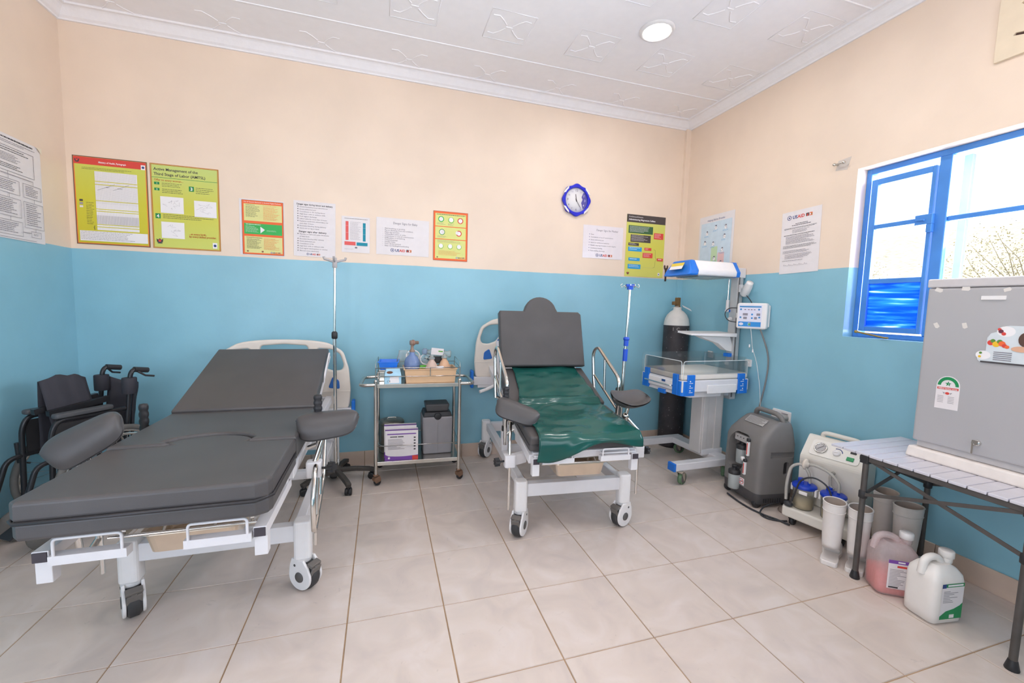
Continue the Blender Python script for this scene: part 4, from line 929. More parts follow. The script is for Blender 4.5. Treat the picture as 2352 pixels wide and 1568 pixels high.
# ================================================================== DRIP STAND
ST = thing('drip_stand', 'chrome drip stand on a black five star castor base behind the left bed', 'drip stand', (-3.172, -.33, 0), 0)
MB().cyl((0, 0, .09), (-.0, 0, 1.10), .0125, n=14).cyl((0, 0, 1.08), (.006, 0, 1.585), .009, n=12).build('pole', CHROME, ST)
MB().lathe([(.013, 1.06), (.02, 1.065), (.021, 1.085), (.02, 1.105), (.011, 1.115)], n=16).build('clamp_collar', BLACKP, ST)
DUST = mat('dusty_black_plastic', '4a4541', .65, var=.12)
hub = MB().lathe([(.04, .062), (.042, .085), (.034, .115), (.018, .13), (.016, .15)], n=20).build('base_hub', DUST, ST)
for k in range(5):
    a = R(-66 + 72 * k); c, s_ = math.cos(a), math.sin(a); L_ = .262
    l = MB(); pth = [(.02, .098), (.14, .092), (.235, .078), (L_, .068)]
    for (r0_, z0_), (r1_, z1_) in zip(pth[:-1], pth[1:]): l.bar((c * r0_, s_ * r0_, z0_), (c * (r1_ + .004), s_ * (r1_ + .004), z1_), .034, .03)
    l = l.build('base_leg', DUST, ST, bevel=.005)
    w = MB().mx(Matrix.Translation((c * (L_ - .01), s_ * (L_ - .01), 0)) @ Matrix.Rotation(a + R(60), 4, 'Z'))
    w.lathe([(.012, -.022), (.022, -.022), (.025, -.018), (.025, -.004), (.015, -.003), (.015, .003), (.025, .004), (.025, .018), (.022, .022), (.012, .022)], (0, 0, .025), 20, 'x').lathe([(.008, .04), (.008, .065)], n=8).box((0, .006, .042), (.036, .026, .014)); w.build('castor', BLACKP, ST)
HKM = mat('grey_hook_plastic', 'b9b3b3', .5)
h = MB().lathe([(.011, 1.56), (.016, 1.565), (.016, 1.615), (.012, 1.625)], (.006, 0, 0), 12)
for s_ in (-1, 1):
    h.tube([(.006, 0, 1.60), (.006 + s_ * .04, 0, 1.613), (.006 + s_ * .068, .0, 1.62), (.006 + s_ * .072, 0, 1.636)], .008, 6).tube([(.006, 0, 1.60), (.006, s_ * .035, 1.613), (.006, s_ * .06, 1.62), (.006, s_ * .064, 1.636)], .008, 6)
h.build('hooks', HKM, ST)

# ================================================================== STEEL TROLLEY
TR = thing('steel_trolley', 'two shelf stainless steel trolley with side push handles', 'trolley', (-2.585, -.285, 0), -2.4)
hx, hy = .30, .175
for sx in (-1, 1):
    for sy in (-1, 1):
        MB().cyl((sx * hx, sy * hy, .08), (sx * hx, sy * hy, .765), .0127, n=14).ball((sx * hx, sy * hy, .768), .0125).build('post', STEEL, TR)
        c = MB().mx(Matrix.Translation((sx * hx, sy * hy, 0)) @ Matrix.Rotation(R(35 if sy < 0 else -20), 4, 'Z'))
        c.mt(0).lathe([(.014, .085), (.018, .08), (.018, .075), (.012, .07)], n=14).prism([(-.02, .062), (.026, .07), (.034, .045), (.03, .03), (-.004, .022), (-.02, .045)], -.016, .016, 'xz').mt(1).lathe([(.01, -.012), (.024, -.012), (.026, 0), (.024, .012), (.01, .012)], (.012, 0, .026), 18, 'y')
        c.build('castor', [mat('rusty_castor', '8d6d58', .7, .3, var=.2), BLACKP], TR)
for z, nm in ((.74, 'top_shelf'), (.17, 'lower_shelf')):
    b = MB().bb(-hx, hx, -hy, hy, z, z + .004)
    b.bb(-hx + .01, hx - .01, -hy - .006, -hy + .008, z - .022, z + .006).bb(-hx + .01, hx - .01, hy - .008, hy + .006, z - .022, z + .006).bb(-hx - .002, -hx + .012, -hy, hy, z - .022, z + .006).bb(hx - .012, hx + .002, -hy, hy, z - .022, z + .006)
    b.build(nm, STEEL, TR, bevel=.002)
g = MB(); zz = (.80, .862)
for z in zz: g.tube([(-hx, -hy, z), (hx, -hy, z), (hx, hy, z), (-hx, hy, z)], .0032, 8, True)
for x, y in ((-hx, -hy), (hx, -hy), (hx, hy), (-hx, hy), (0, hy), (.082, -hy)): g.cyl((x, y, .745 if (x, y) != (.082, -hy) else .80), (x, y, .862), .0034, n=8)
for s_ in (-1, 1): g.tube([(s_ * hx, -hy, .862), (s_ * (hx + .004), -hy + .05, .90), (s_ * (hx - .002), hy - .03, .905), (s_ * hx, hy, .862)], .0032, 6)
g.build('upper_guard_rail', CHROME, TR)
g = MB().tube([(-hx, -hy, .29), (hx, -hy, .29), (hx, hy, .29), (-hx, hy, .29)], .0032, 8, True); g.build('lower_guard_rail', CHROME, TR)
for s_ in (-1, 1): MB().tube(fil([(s_ * hx, -hy, .742), (s_ * (hx + .105), -hy, .738), (s_ * (hx + .105), hy, .738), (s_ * hx, hy, .742)], .05, 5), .0125, 12).build('push_handle', STEEL, TR)
def tw(x, y, z):
    v = Matrix.Rotation(R(-2.4), 3, 'Z') @ Vector((x, y, 0)); return (-2.585 + v.x, -.285 + v.y, z)
TS, LS = .7445, .1745
# top shelf contents
BT = mat('blue_tray_plastic', '2a78e0', .35)
def open_box(name, label, cat, loc, rz, w_, d, h_, flare, m, th=.003, lip=.006, group=None):
    b = MB(); n_ = 0
    def ring(k, z): return [(-w_ / 2 - k, -d / 2 - k, z), (w_ / 2 + k, -d / 2 - k, z), (w_ / 2 + k, d / 2 + k, z), (-w_ / 2 - k, d / 2 + k, z)]
    rs = [ring(0, 0), ring(flare, h_), ring(flare + lip, h_), ring(flare + lip, h_ - .006), ring(flare - th + .0, h_ - .0061)][:4] + [ring(flare - th, h_), ring(-th, th)]
    order = [rs[0], rs[1], rs[3], rs[2], rs[4], rs[5]]
    vs = [p for r_ in order for p in r_]; fs = [(3, 2, 1, 0)]
    for i in range(5):
        for k in range(4): l = (k + 1) % 4; fs.append((i * 4 + k, i * 4 + l, (i + 1) * 4 + l, (i + 1) * 4 + k))
    fs.append((20, 21, 22, 23)); b.add(vs, fs)
    o = b.build(name, m, bevel=.002, loc=loc, rotz=R(rz)); return tag(o, label, cat, group)
sbx = thing('steel_box', 'low steel instrument box under the blue tray on the trolley', 'box', tw(-.225, .045, TS), -2)
MB().bb(-.06, .06, -.09, .09, 0, .07).build('body', STEEL, sbx, bevel=.004); MB().bb(-.062, .062, -.092, .092, .0705, .084).build('lid', STEEL, sbx, bevel=.003)
open_box('blue_tray', 'empty royal blue plastic tray at the left end of the trolley', 'tray', tw(-.215, .02, TS + .0845), -4, .115, .14, .062, .012, BT)
# soap pump box
t = thing('tissue_box', 'pale blue and white cardboard box with a picture, front of the trolley', 'box', tw(-.185, -.115, TS), 2)
LB = mat('pale_blue_card', 'a9d2e6', .6); b = MB(); b.add([(-.058, -.045, 0), (.058, -.045, 0), (.058, .045, 0), (-.058, .045, 0), (-.058, -.045, .06), (.058, -.045, .06), (.058, .045, .06), (-.058, .045, .06), (-.045, -.02, .105), (.05, -.02, .105), (.05, .04, .105), (-.045, .04, .105)],
    [(3, 2, 1, 0), (0, 1, 5, 4), (1, 2, 6, 5), (2, 3, 7, 6), (3, 0, 4, 7), (4, 5, 9, 8), (5, 6, 10, 9), (6, 7, 11, 10), (7, 4, 8, 11), (8, 9, 10, 11)]); b.build('carton', LB, t)
b = MB(); b.mt(0).add([(-.03, -.0456, .005), (.045, -.0456, .005), (.04, -.0456, .055), (-.02, -.0456, .052)], [(0, 1, 2, 3)]).mt(1).text('CE', -.042, .012, .014, None, 'L', 'xz', -.0462)
b.mt(2); b.add([(-.022 + .022 * math.cos(2 * PI * k / 16), -.0345 + .0045 * math.sin(2 * PI * k / 16) - .0008, .082 + .009 * math.sin(2 * PI * k / 16)) for k in range(16)], [tuple(range(16))]); b.build('print', [WINK, INK, mat('print_brown', '6f4a36', .7, var=.2)], t)
# beige divided tray
BG = mat('beige_tray_plastic', 'd9b48e', .45, var=.03)
bt = open_box('beige_tray', 'deep beige plastic tray filled with resuscitation gear', 'tray', tw(.085, -.05, TS), 0, .355, .19, .105, .012, BG, .004, .008)
MB().bb(-.03, -.026, -.088, .088, .004, .085).build('divider', BG, bt)
# bag masks
BAG = mat('translucent_blue_silicone', '7f96c4', .25, var=.06, trans=.25)
def tz(z): return TS + .006 + z
t = thing('bag_mask', 'blue resuscitation bag standing upright in the beige tray', 'resuscitator', tw(-.045, -.02, tz(0)), 15)
MB().lathe([(.0001, 0), (.03, .002), (.05, .02), (.057, .05), (.058, .09), (.0585, .115), (.055, .145), (.042, .17), (.024, .187), (.018, .2), (.018, .215)], n=28).lathe([(.0585, .108), (.0598, .11), (.0598, .113), (.0585, .115)], n=28).build('bag', BAG, t)
BRZ = mat('brown_clear_valve', 'a98d7c', .25, var=.1, trans=.3)
v = MB().lathe([(.02, .21), (.022, .22), (.012, .228), (.01, .262), (.014, .266)], n=16).lathe([(.0001, -.022), (.018, -.022), (.02, -.008), (.02, .012), (.013, .014), (.013, .042), (.011, .042)], (.006, 0, .28), 16, 'x').build('valve', BRZ, t)
MB().lathe([(.022, -.004), (.024, .0), (.022, .006)], (.006, 0, .28), 16, 'x').build('valve_ring', mat('brown_ring', '8b6a5c', .4), v)
CLR = glassy('clear_soft_plastic', 'dde6e4', .28, .2)
def mask(name, label, loc, rx, m, r=.045):
    t = thing(name, label, 'mask', loc, 0); M_ = Matrix.Rotation(R(rx), 4, 'X')
    MB().mx(M_).lathe([(.011, .05), (.013, .035), (.03, .022), (r, .004), (r + .004, 0), (r, -.003), (r - .008, .002)], n=22).build('shell', m, t)
    MB().mx(M_).tube([(r * math.cos(2 * PI * k / 20), r * math.sin(2 * PI * k / 20), 0) for k in range(20)], .0075, 8, True).build('cuff', CLR if m != CLR else WPLAS, t)
mask('face_mask', 'clear round face mask leaning behind the blue bag', tw(-.035, .098, tz(.165)), 50, CLR, .05)
mask('face_mask', 'pale clear mask right of the blue bag in the tray', tw(.062, .06, tz(.14)), 60, CLR, .042)
def bottle(name, label, loc, m, s_=1., txt=None, rz=0):
    t = thing(name, label, 'bag', loc, rz)
    MB().lathe([(.0001, 0), (.036 * s_, .002), (.048 * s_, .03 * s_), (.05 * s_, .06 * s_), (.045 * s_, .095 * s_), (.028 * s_, .13 * s_), (.017 * s_, .145 * s_), (.016 * s_, .155 * s_)], n=24).build('bag', m, t)
    MB().lathe([(.018 * s_, .152 * s_), (.022 * s_, .156 * s_), (.022 * s_, .166 * s_), (.012 * s_, .17 * s_), (.012 * s_, .185 * s_)], n=18).build('neck_ring', CLR, t)
    if txt:
        q = MB()
        for i in range(6): q.bb(-.018 + .0062 * i, -.0138 + .0062 * i, -.0515 * s_, -.0495 * s_, .062 * s_, .069 * s_)
        q.build('lettering', RED, t)
PINKB = mat('pinkish_silicone_bag', 'd9bcae', .35, var=.05, trans=.15); TANB = mat('tan_silicone_bag', 'd6ab8a', .4, var=.05)
bottle('infant_bag', 'pale pink infant resuscitation bag with red lettering', tw(.098, -.082, tz(0)), PINKB, 1.05, True)
bottle('infant_bag', 'tan resuscitation bag at the right end of the beige tray', tw(.197, -.032, tz(0)), TANB, 1.05)
t = thing('bag_mask', 'clear resuscitator lying across the tray with a white and green label card', 'resuscitator', tw(.150, .052, tz(.195)), 0)
M_ = Matrix.Rotation(R(6), 4, 'Y')
MB().mx(M_).lathe([(.0001, -.085), (.016, -.085), (.018, -.06), (.034, -.045), (.036, 0), (.034, .045), (.018, .06), (.02, .08), (.03, .095), (.026, .105), (.0001, .108)], n=22, ax='x').build('bag', CLR, t)
MB().mx(M_).lathe([(.012, -.12), (.024, -.11), (.026, -.085), (.018, -.08)], n=18, ax='x').build('valve', glassy('blue_clear', 'b4c4e0', .3, .2), t)
b = MB().mx(M_); b.mt(0).box((-.005, -.036, .012), (.095, .003, .052)).mt(1).bb(.002, .036, -.0379, -.0376, .012, .021); b.build('label_card', [PAPER, mat('print_leaf_green', '58a83c', .7, var=0)], t)
t = thing('glasses_case', 'black open case wedged under the clear resuscitator', 'case', tw(.140, .018, tz(.135)), 3)
MB().prism([(-.055, .035), (.055, .035), (.045, .0), (.03, -.018), (-.035, -.02), (-.045, .0)], -.02, .02, 'xz').build('shell', BLACKP, t, bevel=.004)
t = thing('paper_packet', 'crumpled white and orange packet at the bottom of the beige tray', 'packet', tw(.15, -.095, tz(.02)), 5)
MB().bb(-.04, .04, -.012, .012, 0, .07).build('packet', mat('orange_packet', 'd9a05c', .6, var=.1), t, bevel=.004); MB().bb(-.03, .035, -.0125, .01, .0705, .09).build('flap', PAPER, t, bevel=.003)
t = thing('green_capped_tube', 'small packet with green top behind the pink bag', 'packet', tw(.035, -.075, tz(0)), 8)
MB().bb(-.03, .03, -.015, .015, 0, .09).build('packet', MATS['orange_packet'], t, bevel=.004); MB().bb(-.025, .025, -.012, .012, .0905, .115).build('green_top', MATS['print_leaf_green'], t, bevel=.004)
t = thing('plastic_pouch', 'loose clear plastic pouch standing behind the blue bag', 'pouch', tw(-.122, .09, tz(0)), 10)
MB().grid(lambda u, v: (-.03 + .07 * u + .008 * math.sin(8 * v), .012 * math.sin(PI * u) + .006 * noise.noise((u * 4, v * 5, 0)), .21 * v - .0 * u), 12, 14).build('film', CLR, t, solid=.0008)
# lower shelf contents
t = thing('steel_drum', 'round stainless sterilising drum on the lower trolley shelf', 'drum', tw(-.195, .074, LS), 0)
DS = mat('dull_steel', '8f8a80', .35, .9, var=.15, scale=12)
MB().lathe([(.0001, 0), (.09, 0), (.092, .004), (.092, .215), (.09, .22)], n=32).build('body', DS, t)
MB().lathe([(.094, .215), (.096, .22), (.096, .232), (.085, .245), (.03, .252), (.0001, .252)], n=32).build('lid', DS, t)
MB().tube(fil([(-.03, 0, .25), (-.03, 0, .262), (.03, 0, .262), (.03, 0, .25)], .008), .004, 8).build('lid_handle', CHROME, t)
MB().tube([(.097 * math.cos(2 * PI * k / 32), .097 * math.sin(2 * PI * k / 32), .06) for k in range(32)], .004, 6, True).bb(-.012, .012, -.108, -.09, .06, .2).build('perforated_band', STEEL, t)
PURP = mat('print_purple', '7a4aa0', .6, var=0)
def glovebox(label, loc, rz, h_):
    t = thing('glove_box', label, 'box', loc, rz, 'purple glove cartons'); w_, d = .235, .062
    MB().bb(-w_ / 2, w_ / 2, -d / 2, d / 2, 0, h_).build('carton', PAPER, t, bevel=.001, seg=1)
    b = MB(); y = -d / 2 - .0008
    def q(x0, x1, z0, z1, m): b.mt(m).add([(x0, y, z0), (x1, y, z0), (x1, y, z1), (x0, y, z1)], [(0, 1, 2, 3)])
    a = w_ / 2
    b.mt(0).add([(-a, y, 0)] + [(a, y, 0), (a, y, .035)] + [(a - w_ * k / 10, y, .035 - .008 * math.sin(PI * k / 10)) for k in range(1, 10)] + [(-a, y, .045)], [tuple(range(13))])
    y -= .0002; q(.075, a, 0, .03, 1); q(-a + .015, a - .015, h_ - .03, h_ - .022, 0)
    q(-a + .035, -a + .085, h_ - .05, h_ - .043, 2); q(-a + .09, -a + .13, h_ - .05, h_ - .043, 2)
    rnd = random.Random(5)
    for i in range(9): q(-a + .02, -a + .02 + rnd.uniform(.06, .12), h_ - .068 - i * .009, h_ - .0645 - i * .009, 3)
    for i in range(5): q(a - .032, a - .018, h_ - .06 - i * .022, h_ - .05 - i * .022, 2)
    b.mt(4); b.add([(-a + .027 + .008 * math.cos(k), y, .018 + .008 * math.sin(k)) for k in [2 * PI * j / 12 for j in range(12)]], [tuple(range(12))])
    b.mt(0).add([(-a, -d / 2, h_ + .0008), (a, -d / 2, h_ + .0008), (a, -d / 2 + .03, h_ + .0008), (-a, -d / 2 + .03, h_ + .0008)], [(0, 1, 2, 3)])
    b.build('print', [PURP, RED, INK, LINK, WINK], t)
glovebox('white and purple glove carton, the front one of two on the lower shelf', tw(-.118, -.128, LS), -3, .222)
glovebox('white and purple glove carton half hidden behind the front one', tw(-.128, -.063, LS), -2.4, .24)
t = thing('cool_box', 'grey plastic vaccine cool box with black lid on the lower shelf', 'cool box', tw(.145, .02, LS), 0)
GB = mat('mid_grey_plastic', '8d8a8d', .5, var=.03)
def taper(b, w0, d0, w1, d1, z0, z1): return b.add([(-w0 / 2, -d0 / 2, z0), (w0 / 2, -d0 / 2, z0), (w0 / 2, d0 / 2, z0), (-w0 / 2, d0 / 2, z0), (-w1 / 2, -d1 / 2, z1), (w1 / 2, -d1 / 2, z1), (w1 / 2, d1 / 2, z1), (-w1 / 2, d1 / 2, z1)], [(3, 2, 1, 0), (4, 5, 6, 7), (0, 1, 5, 4), (1, 2, 6, 5), (2, 3, 7, 6), (3, 0, 4, 7)])
b = MB(); taper(b, .218, .19, .232, .2, 0, .29); b.build('body', GB, t, bevel=.012, seg=3)
b = MB()
for x in (-.1, 0): b.bb(x - .002, x + .002, -.103, -.098, .02, .25)
b.build('moulded_ribs', GB, t)
b = MB(); taper(b, .22, .19, .2, .17, .291, .325); b.lathe([(.0001, -.012), (.026, -.012), (.028, 0)], (0, -.095, .295), 20, 'y'); b.build('lid_band', BLACKP, t, bevel=.005)
b = MB(); taper(b, .165, .15, .185, .165, .326, .385); b.build('lid_cap', mat('charcoal_plastic', '4a4a4c', .5), t, bevel=.01)
# ================================================================== INFANT WARMER
def boolean(o, cuts):
    """cut shapes out of a mesh for good and drop the cutters"""
    for c in cuts:
        md = o.modifiers.new('b', 'BOOLEAN'); md.operation = 'DIFFERENCE'; md.object = c; md.solver = 'EXACT'
    dg = bpy.context.evaluated_depsgraph_get(); me = bpy.data.meshes.new_from_object(o.evaluated_get(dg))
    o.modifiers.clear(); old = o.data; o.data = me
    for c in cuts: bpy.data.objects.remove(c)
    return o
WM = thing('infant_warmer', 'white and blue infant radiant warmer with overhead hood in the corner', 'infant warmer', (-.405, -.725, 0), 1.5)
AL = mat('brushed_aluminium', 'cbc8c6', .38, .3, var=.04); CREAM = mat('cream_mattress', 'e6ddd2', .5, var=.02)
ACR = glassy('clear_acrylic', 'f8fbfb', .02, .03)
b = MB().bb(-.33, .22, -.245, -.175, .11, .168).bb(-.30, .24, .335, .405, .11, .168).bb(.12, .23, -.18, .34, .112, .166)
base = b.build('base_frame', WHITE, WM, bevel=.006)
for y in (-.21, .37):
    x = -.335 if y < 0 else -.305
    MB().bb(x - .01, x + .012, y - .037, y + .037, .108, .170).build('blue_end_cap', BLUEP, base, bevel=.004)
GTY = mat('green_grey_tyre', '5f7a5c', .6, var=.1)
for (x, y, rz) in ((-.27, -.235, 20), (-.26, .37, 60), (.18, -.2, 40), (.2, .37, -20)):
    c = MB().mx(Matrix.Translation((x, y, 0)) @ Matrix.Rotation(R(rz), 4, 'Z'))
    c.mt(0).lathe([(.012, .09), (.022, .095), (.022, .11)], n=14).prism([(-.015, .095), (.03, .095), (.03, .03), (.016, .03)], -.022, -.018, 'xz').prism([(-.015, .095), (.03, .095), (.03, .03), (.016, .03)], .018, .022, 'xz').box((.006, 0, .094), (.04, .044, .004))
    c.mt(1).lathe([(.02, -.014), (.038, -.015), (.046, -.012), (.048, 0), (.046, .012), (.038, .015), (.02, .014)], (.022, 0, .048), 28, 'y').mt(2).lathe([(.0001, -.016), (.034, -.0155), (.034, .0155), (.0001, .016)], (.022, 0, .048), 22, 'y')
    c.build('castor', [STEEL, GTY, DGREY], WM)
cb = MB().bb(.03, .25, -.09, .03, .166, .70).build('column', mat('warm_grey_panel', 'cbc5c1', .4, var=.02), WM, bevel=.006)
for x0, x1 in ((.045, .095), (.165, .235)): MB().bb(x0, x1, -.097, -.0885, .175, .70).build('column_rib', MATS['warm_grey_panel'], cb, bevel=.004)
MB().bb(.05, .26, -.1, .06, .15, .20).build('column_foot', WHITE, WM, bevel=.005)
# deck
MB().bb(-.315, .325, -.245, .245, .715, .805).build('deck_body', WHITE, WM, bevel=.006)
MB().bb(-.08, .2, -.251, -.244, .70, .765).build('front_panel', WPLAS, WM, bevel=.003)
MB().prism([(-.30, .715), (-.315, .69), (-.2, .665), (.1, .665), (.1, .715)], -.2, .2, 'xz').build('under_tray', WHITE, WM, bevel=.004)
MB().bb(-.325, -.30, -.06, .02, .672, .705).build('tray_latch', BLUEP, WM, bevel=.004)
MB().bb(-.32, -.314, -.2, .2, .722, .79).build('drawer_front', WPLAS, WM, bevel=.002)
MB().tube(fil([(-.318, -.15, .755), (-.345, -.15, .755), (-.345, .17, .755), (-.318, .17, .755)], .015), .006, 8).build('drawer_handle', CHROME, WM)
MB().bb(-.323, -.3195, -.06, -.02, .768, .785).build('drawer_badge', mat('badge_navy', '2b4f88', .4), WM)
MB().cpoly([rrect(-.31, .32, -.24, .24, .02)], .048, .014, 'xy', .829, 3).build('mattress', CREAM, WM)
for sx in (-1, 1):
    for sy in (-1, 1):
        L_ = []
        cx, cy = .005 + sx * .325, sy * .25
        pts = [(cx, cy - sy * .105), (cx, cy - sy * .03)] + [(cx - sx * .03 + sx * .03 * math.cos(R(a)), cy - sy * .03 + sy * .03 * math.sin(R(a))) for a in (20, 45, 70)] + [(cx - sx * .03, cy), (cx - sx * .115, cy)]
        inn = [(cx - sx * .115, cy - sy * .012), (cx - sx * .04, cy - sy * .012), (cx - sx * .012, cy - sy * .04), (cx - sx * .012, cy - sy * .105)]
        o = MB().prism(pts + inn, .69, .80, 'xy').build('corner_bracket', BLUEP, WM, bevel=.002, seg=1)
        MB().bb(*sorted((cx - sx * .115, cx - sx * .05)), *sorted((cy - sy * .014, cy + sy * .004)), .69, .848).bb(*sorted((cx - sx * .014, cx + sx * .004)), *sorted((cy - sy * .105, cy - sy * .05)), .69, .848).build('hinge_plate', BLUEP, o, bevel=.002, seg=1)
        ln = MB()
        for q in (.715, .75, .785): ln.bb(*sorted((cx - sx * .062, cx - sx * .095)), cy + sy * .0042 - .0005, cy + sy * .0042 + .0005, q, q + .004).lathe([(.005, -.0007), (.005, .0007)], (cx - sx * .07, cy + sy * .0045, q + .016), 10, 'y')
        ln.build('white_marking', WINK, o)
def panel(name, pl, off, a0, a1, z0, z1):
    MB().cpoly([fil2([(a0, z0), (a1, z0), (a1, z1), (a0, z1)], .02)], .006, .001, pl, off).build(name, ACR, WM)
panel('side_panel', 'xz', .236, -.305, .315, .80, .95); panel('side_panel', 'xz', -.236, -.325, .335, .80, .97)
panel('end_panel', 'yz', -.31, -.222, .222, .80, .95); panel('end_panel', 'yz', .318, -.222, .222, .80, .97)
EDGE = mat('acrylic_edge', 'e9efee', .2, var=0)
e = MB().tube(fil([(-.305, -.236, .82), (-.305, -.236, .95), (.315, -.236, .95), (.315, -.236, .82)], .02), .0024, 6).tube(fil([(-.31, -.222, .82), (-.31, -.222, .95), (-.31, .222, .95), (-.31, .222, .82)], .02), .0024, 6); e.build('panel_edges', EDGE, WM)
# post, shelf, hood
po = MB().bb(.325, .385, -.075, -.005, .60, 1.62).build('post', AL, WM, bevel=.004)
for y in (-.077, -.04, -.004): MB().bb(.335, .345, y - .003, y + .003, .62, 1.61).build('post_groove', mat('dark_groove', '6f6c6c', .5), po)
MB().bar((.2, -.03, .66), (.36, -.03, .66), .06, .06).build('post_arm', WHITE, WM)
sh = MB().add([(-.13, -.10, 1.135), (.30, -.13, 1.125), (.32, .10, 1.135), (-.10, .10, 1.145), (-.12, -.095, 1.15), (.31, -.125, 1.155), (.33, .105, 1.16), (-.09, .105, 1.16)], [(3, 2, 1, 0), (4, 5, 6, 7), (0, 1, 5, 4), (1, 2, 6, 5), (2, 3, 7, 6), (3, 0, 4, 7)]).build('instrument_tray', WPLAS, WM, bevel=.005)
MB().prism([(-.02, 1.13), (.30, 1.125), (.325, 1.06), (.325, 1.0), (.27, 1.01), (.18, 1.07), (.05, 1.105)], -.06, -.0, 'xz').build('tray_bracket', WPLAS, WM, bevel=.006)
MB().bb(.29, .33, -.065, -.01, .955, .985).build('bracket_clip', BLUEP, WM, bevel=.004)
for z in (.90, 1.27): MB().lathe([(.0001, -.02), (.013, -.02), (.015, 0)], (.31, -.045, z), 14, 'x').build('clamp_knob', WPLAS, WM)
MB().bb(.20, .40, -.08, .02, 1.605, 1.685).build('hood_arm', WHITE, WM, bevel=.004)
sec = [(-.145, 1.60), (.145, 1.60), (.15, 1.635), (.10, 1.715), (-.10, 1.715), (-.15, 1.635)]
sec = [(y - .03, z) for y, z in sec]
MB().prism(sec, -.17, .20, 'yz').build('hood', WPLAS, WM, bevel=.012)
s2 = [((y + .03) * 1.02 - .03, 1.658 + (z - 1.658) * 1.04) for y, z in sec]
MB().prism(s2, .20, .232, 'yz').build('hood_band', BLUEP, WM, bevel=.006)
vs = [(-.168, y, z) for y, z in s2] + [(-.205 - .04 * (1.72 - z) / .12 - (.02 if z < 1.61 else 0), (y + .03) * .96 - .03, z) for y, z in s2]
cap = MB().add(vs, [tuple(range(6)), tuple(reversed(range(6, 12)))] + [(i, 6 + i, 6 + (i + 1) % 6, (i + 1) % 6) for i in range(6)]).build('hood_cap', BLUEP, WM, bevel=.012)
MB().add([(-.262 + .0, -.10, 1.645), (-.262, .04, 1.645), (-.236, .04, 1.695), (-.236, -.10, 1.695)], [(0, 1, 2, 3)]).mt(1).add([(-.2635, -.10, 1.645), (-.2635, .04, 1.645), (-.25, .04, 1.67), (-.25, -.10, 1.67)], [(0, 1, 2, 3)]).build('warning_label', [mat('label_yellow', 'e2c64a', .5, var=0), WINK], cap, solid=.001)
MB().bb(-.15, .19, -.15, .09, 1.594, 1.601).build('heater_grille', mat('heater_grille', '8a8f94', .3, .8), WM)
g = MB()
for k in range(8): g.cyl((-.14, -.14 + .032 * k, 1.59), (.18, -.14 + .032 * k, 1.59), .002, n=6)
g.build('grille_wires', CHROME, WM)
pr = MB().tube([(.31, .0, 1.6), (.31, .0, 1.42)], .005, 8).build('hanging_rod', CHROME, WM)
MB().cyl((.31, 0, 1.335), (.31, 0, 1.425), .012, n=12).cyl((.285, -.01, 1.335), (.335, -.01, 1.335), .010, n=10).build('rod_holder', WPLAS, pr)
MB().bb(.31, .335, -.02, .005, 1.325, 1.345).build('holder_clip', BLUEP, pr)
l = MB().mx(Matrix.Translation((.34, -.155, 1.515)) @ Euler((R(38), R(-18), 0)).to_matrix().to_4x4()); l.lathe([(.0001, -.062), (.03, -.062), (.034, -.055), (.032, .02), (.026, .05), (.026, .062), (.0001, .064)], n=22)
l.mx(Matrix.Identity(4)).bb(.335, .36, -.10, -.075, 1.49, 1.55).cyl((.345, -.095, 1.52), (.342, -.13, 1.515), .011, n=10); l.build('spot_lamp', WPLAS, WM)
# control unit
CM = Matrix.Translation((.30, -.26, 1.30)) @ Matrix.Rotation(R(-62), 4, 'Z')
cu = MB().mx(CM).cpoly([rrect(-.105, .105, -.10, .10, .02)], .07, .012, 'xz', 0, 3).build('control_unit', WPLAS, WM)
MB().mx(CM).bb(-.09, .11, .03, .05, -.085, .085).build('rear_housing', WPLAS, cu, bevel=.008)
d = MB().mx(CM); y = -.0356
def qd(x0, x1, z0, z1, m): d.mt(m).add([(x0, y, z0), (x1, y, z0), (x1, y, z1), (x0, y, z1)], [(0, 1, 2, 3)])
qd(-.09, .07, -.088, .085, 0); y = -.0360; qd(-.085, .065, .066, .076, 1); qd(-.088, .068, -.082, -.045, 2); qd(-.02, .0, -.075, -.05, 0); y = -.0363; qd(-.016, -.006, -.072, -.058, 5)
for x in (-.045, -.02, .0, .02): qd(x - .006, x + .006, .046, .051, 3)
for x, z in ((-.075, .05), (.05, .05), (-.075, -.012), (.055, -.01)): d.mt(1).add([(x + .007 * math.cos(2 * PI * k / 12), y, z + .007 * math.sin(2 * PI * k / 12)) for k in range(12)], [tuple(range(12))])
for x0, x1, z in ((-.06, -.025, .012), (-.055, -.03, -.016), (.035, .06, .012), (.02, .04, -.016)): qd(x0, x1, z - .009, z + .009, 4)
for x, z in ((.005, .012), (.005, -.016)): d.mt(2).add([(x + .007 * math.cos(2 * PI * k / 12), y, z + .007 * math.sin(2 * PI * k / 12)) for k in range(12)], [tuple(range(12))])
d.mt(0); d.add([(-.068 + .016 * math.cos(2 * PI * k / 16), y, -.063 + .011 * math.sin(2 * PI * k / 16)) for k in range(16)], [tuple(range(16))])
d.build('display', [mat('panel_lilac', 'd9d8e6', .4, var=0), mat('panel_blue', '2f80b8', .4, var=0), mat('panel_sky', '2f8ad0', .4, var=0), mat('panel_maroon', '7a4a5a', .4, var=0), mat('panel_grey', '8d8791', .4, var=0), PGR], cu)
MB().mx(Matrix.Identity(4)).bar((.345, -.07, 1.3), (.32, -.24, 1.3), .03, .04).build('control_arm', WPLAS, WM)
BCAB = mat('black_cable', '333438', .5); GCAB = mat('grey_cable', '7d7d7c', .6); WCAB = mat('white_cable', 'dcd8d4', .5)
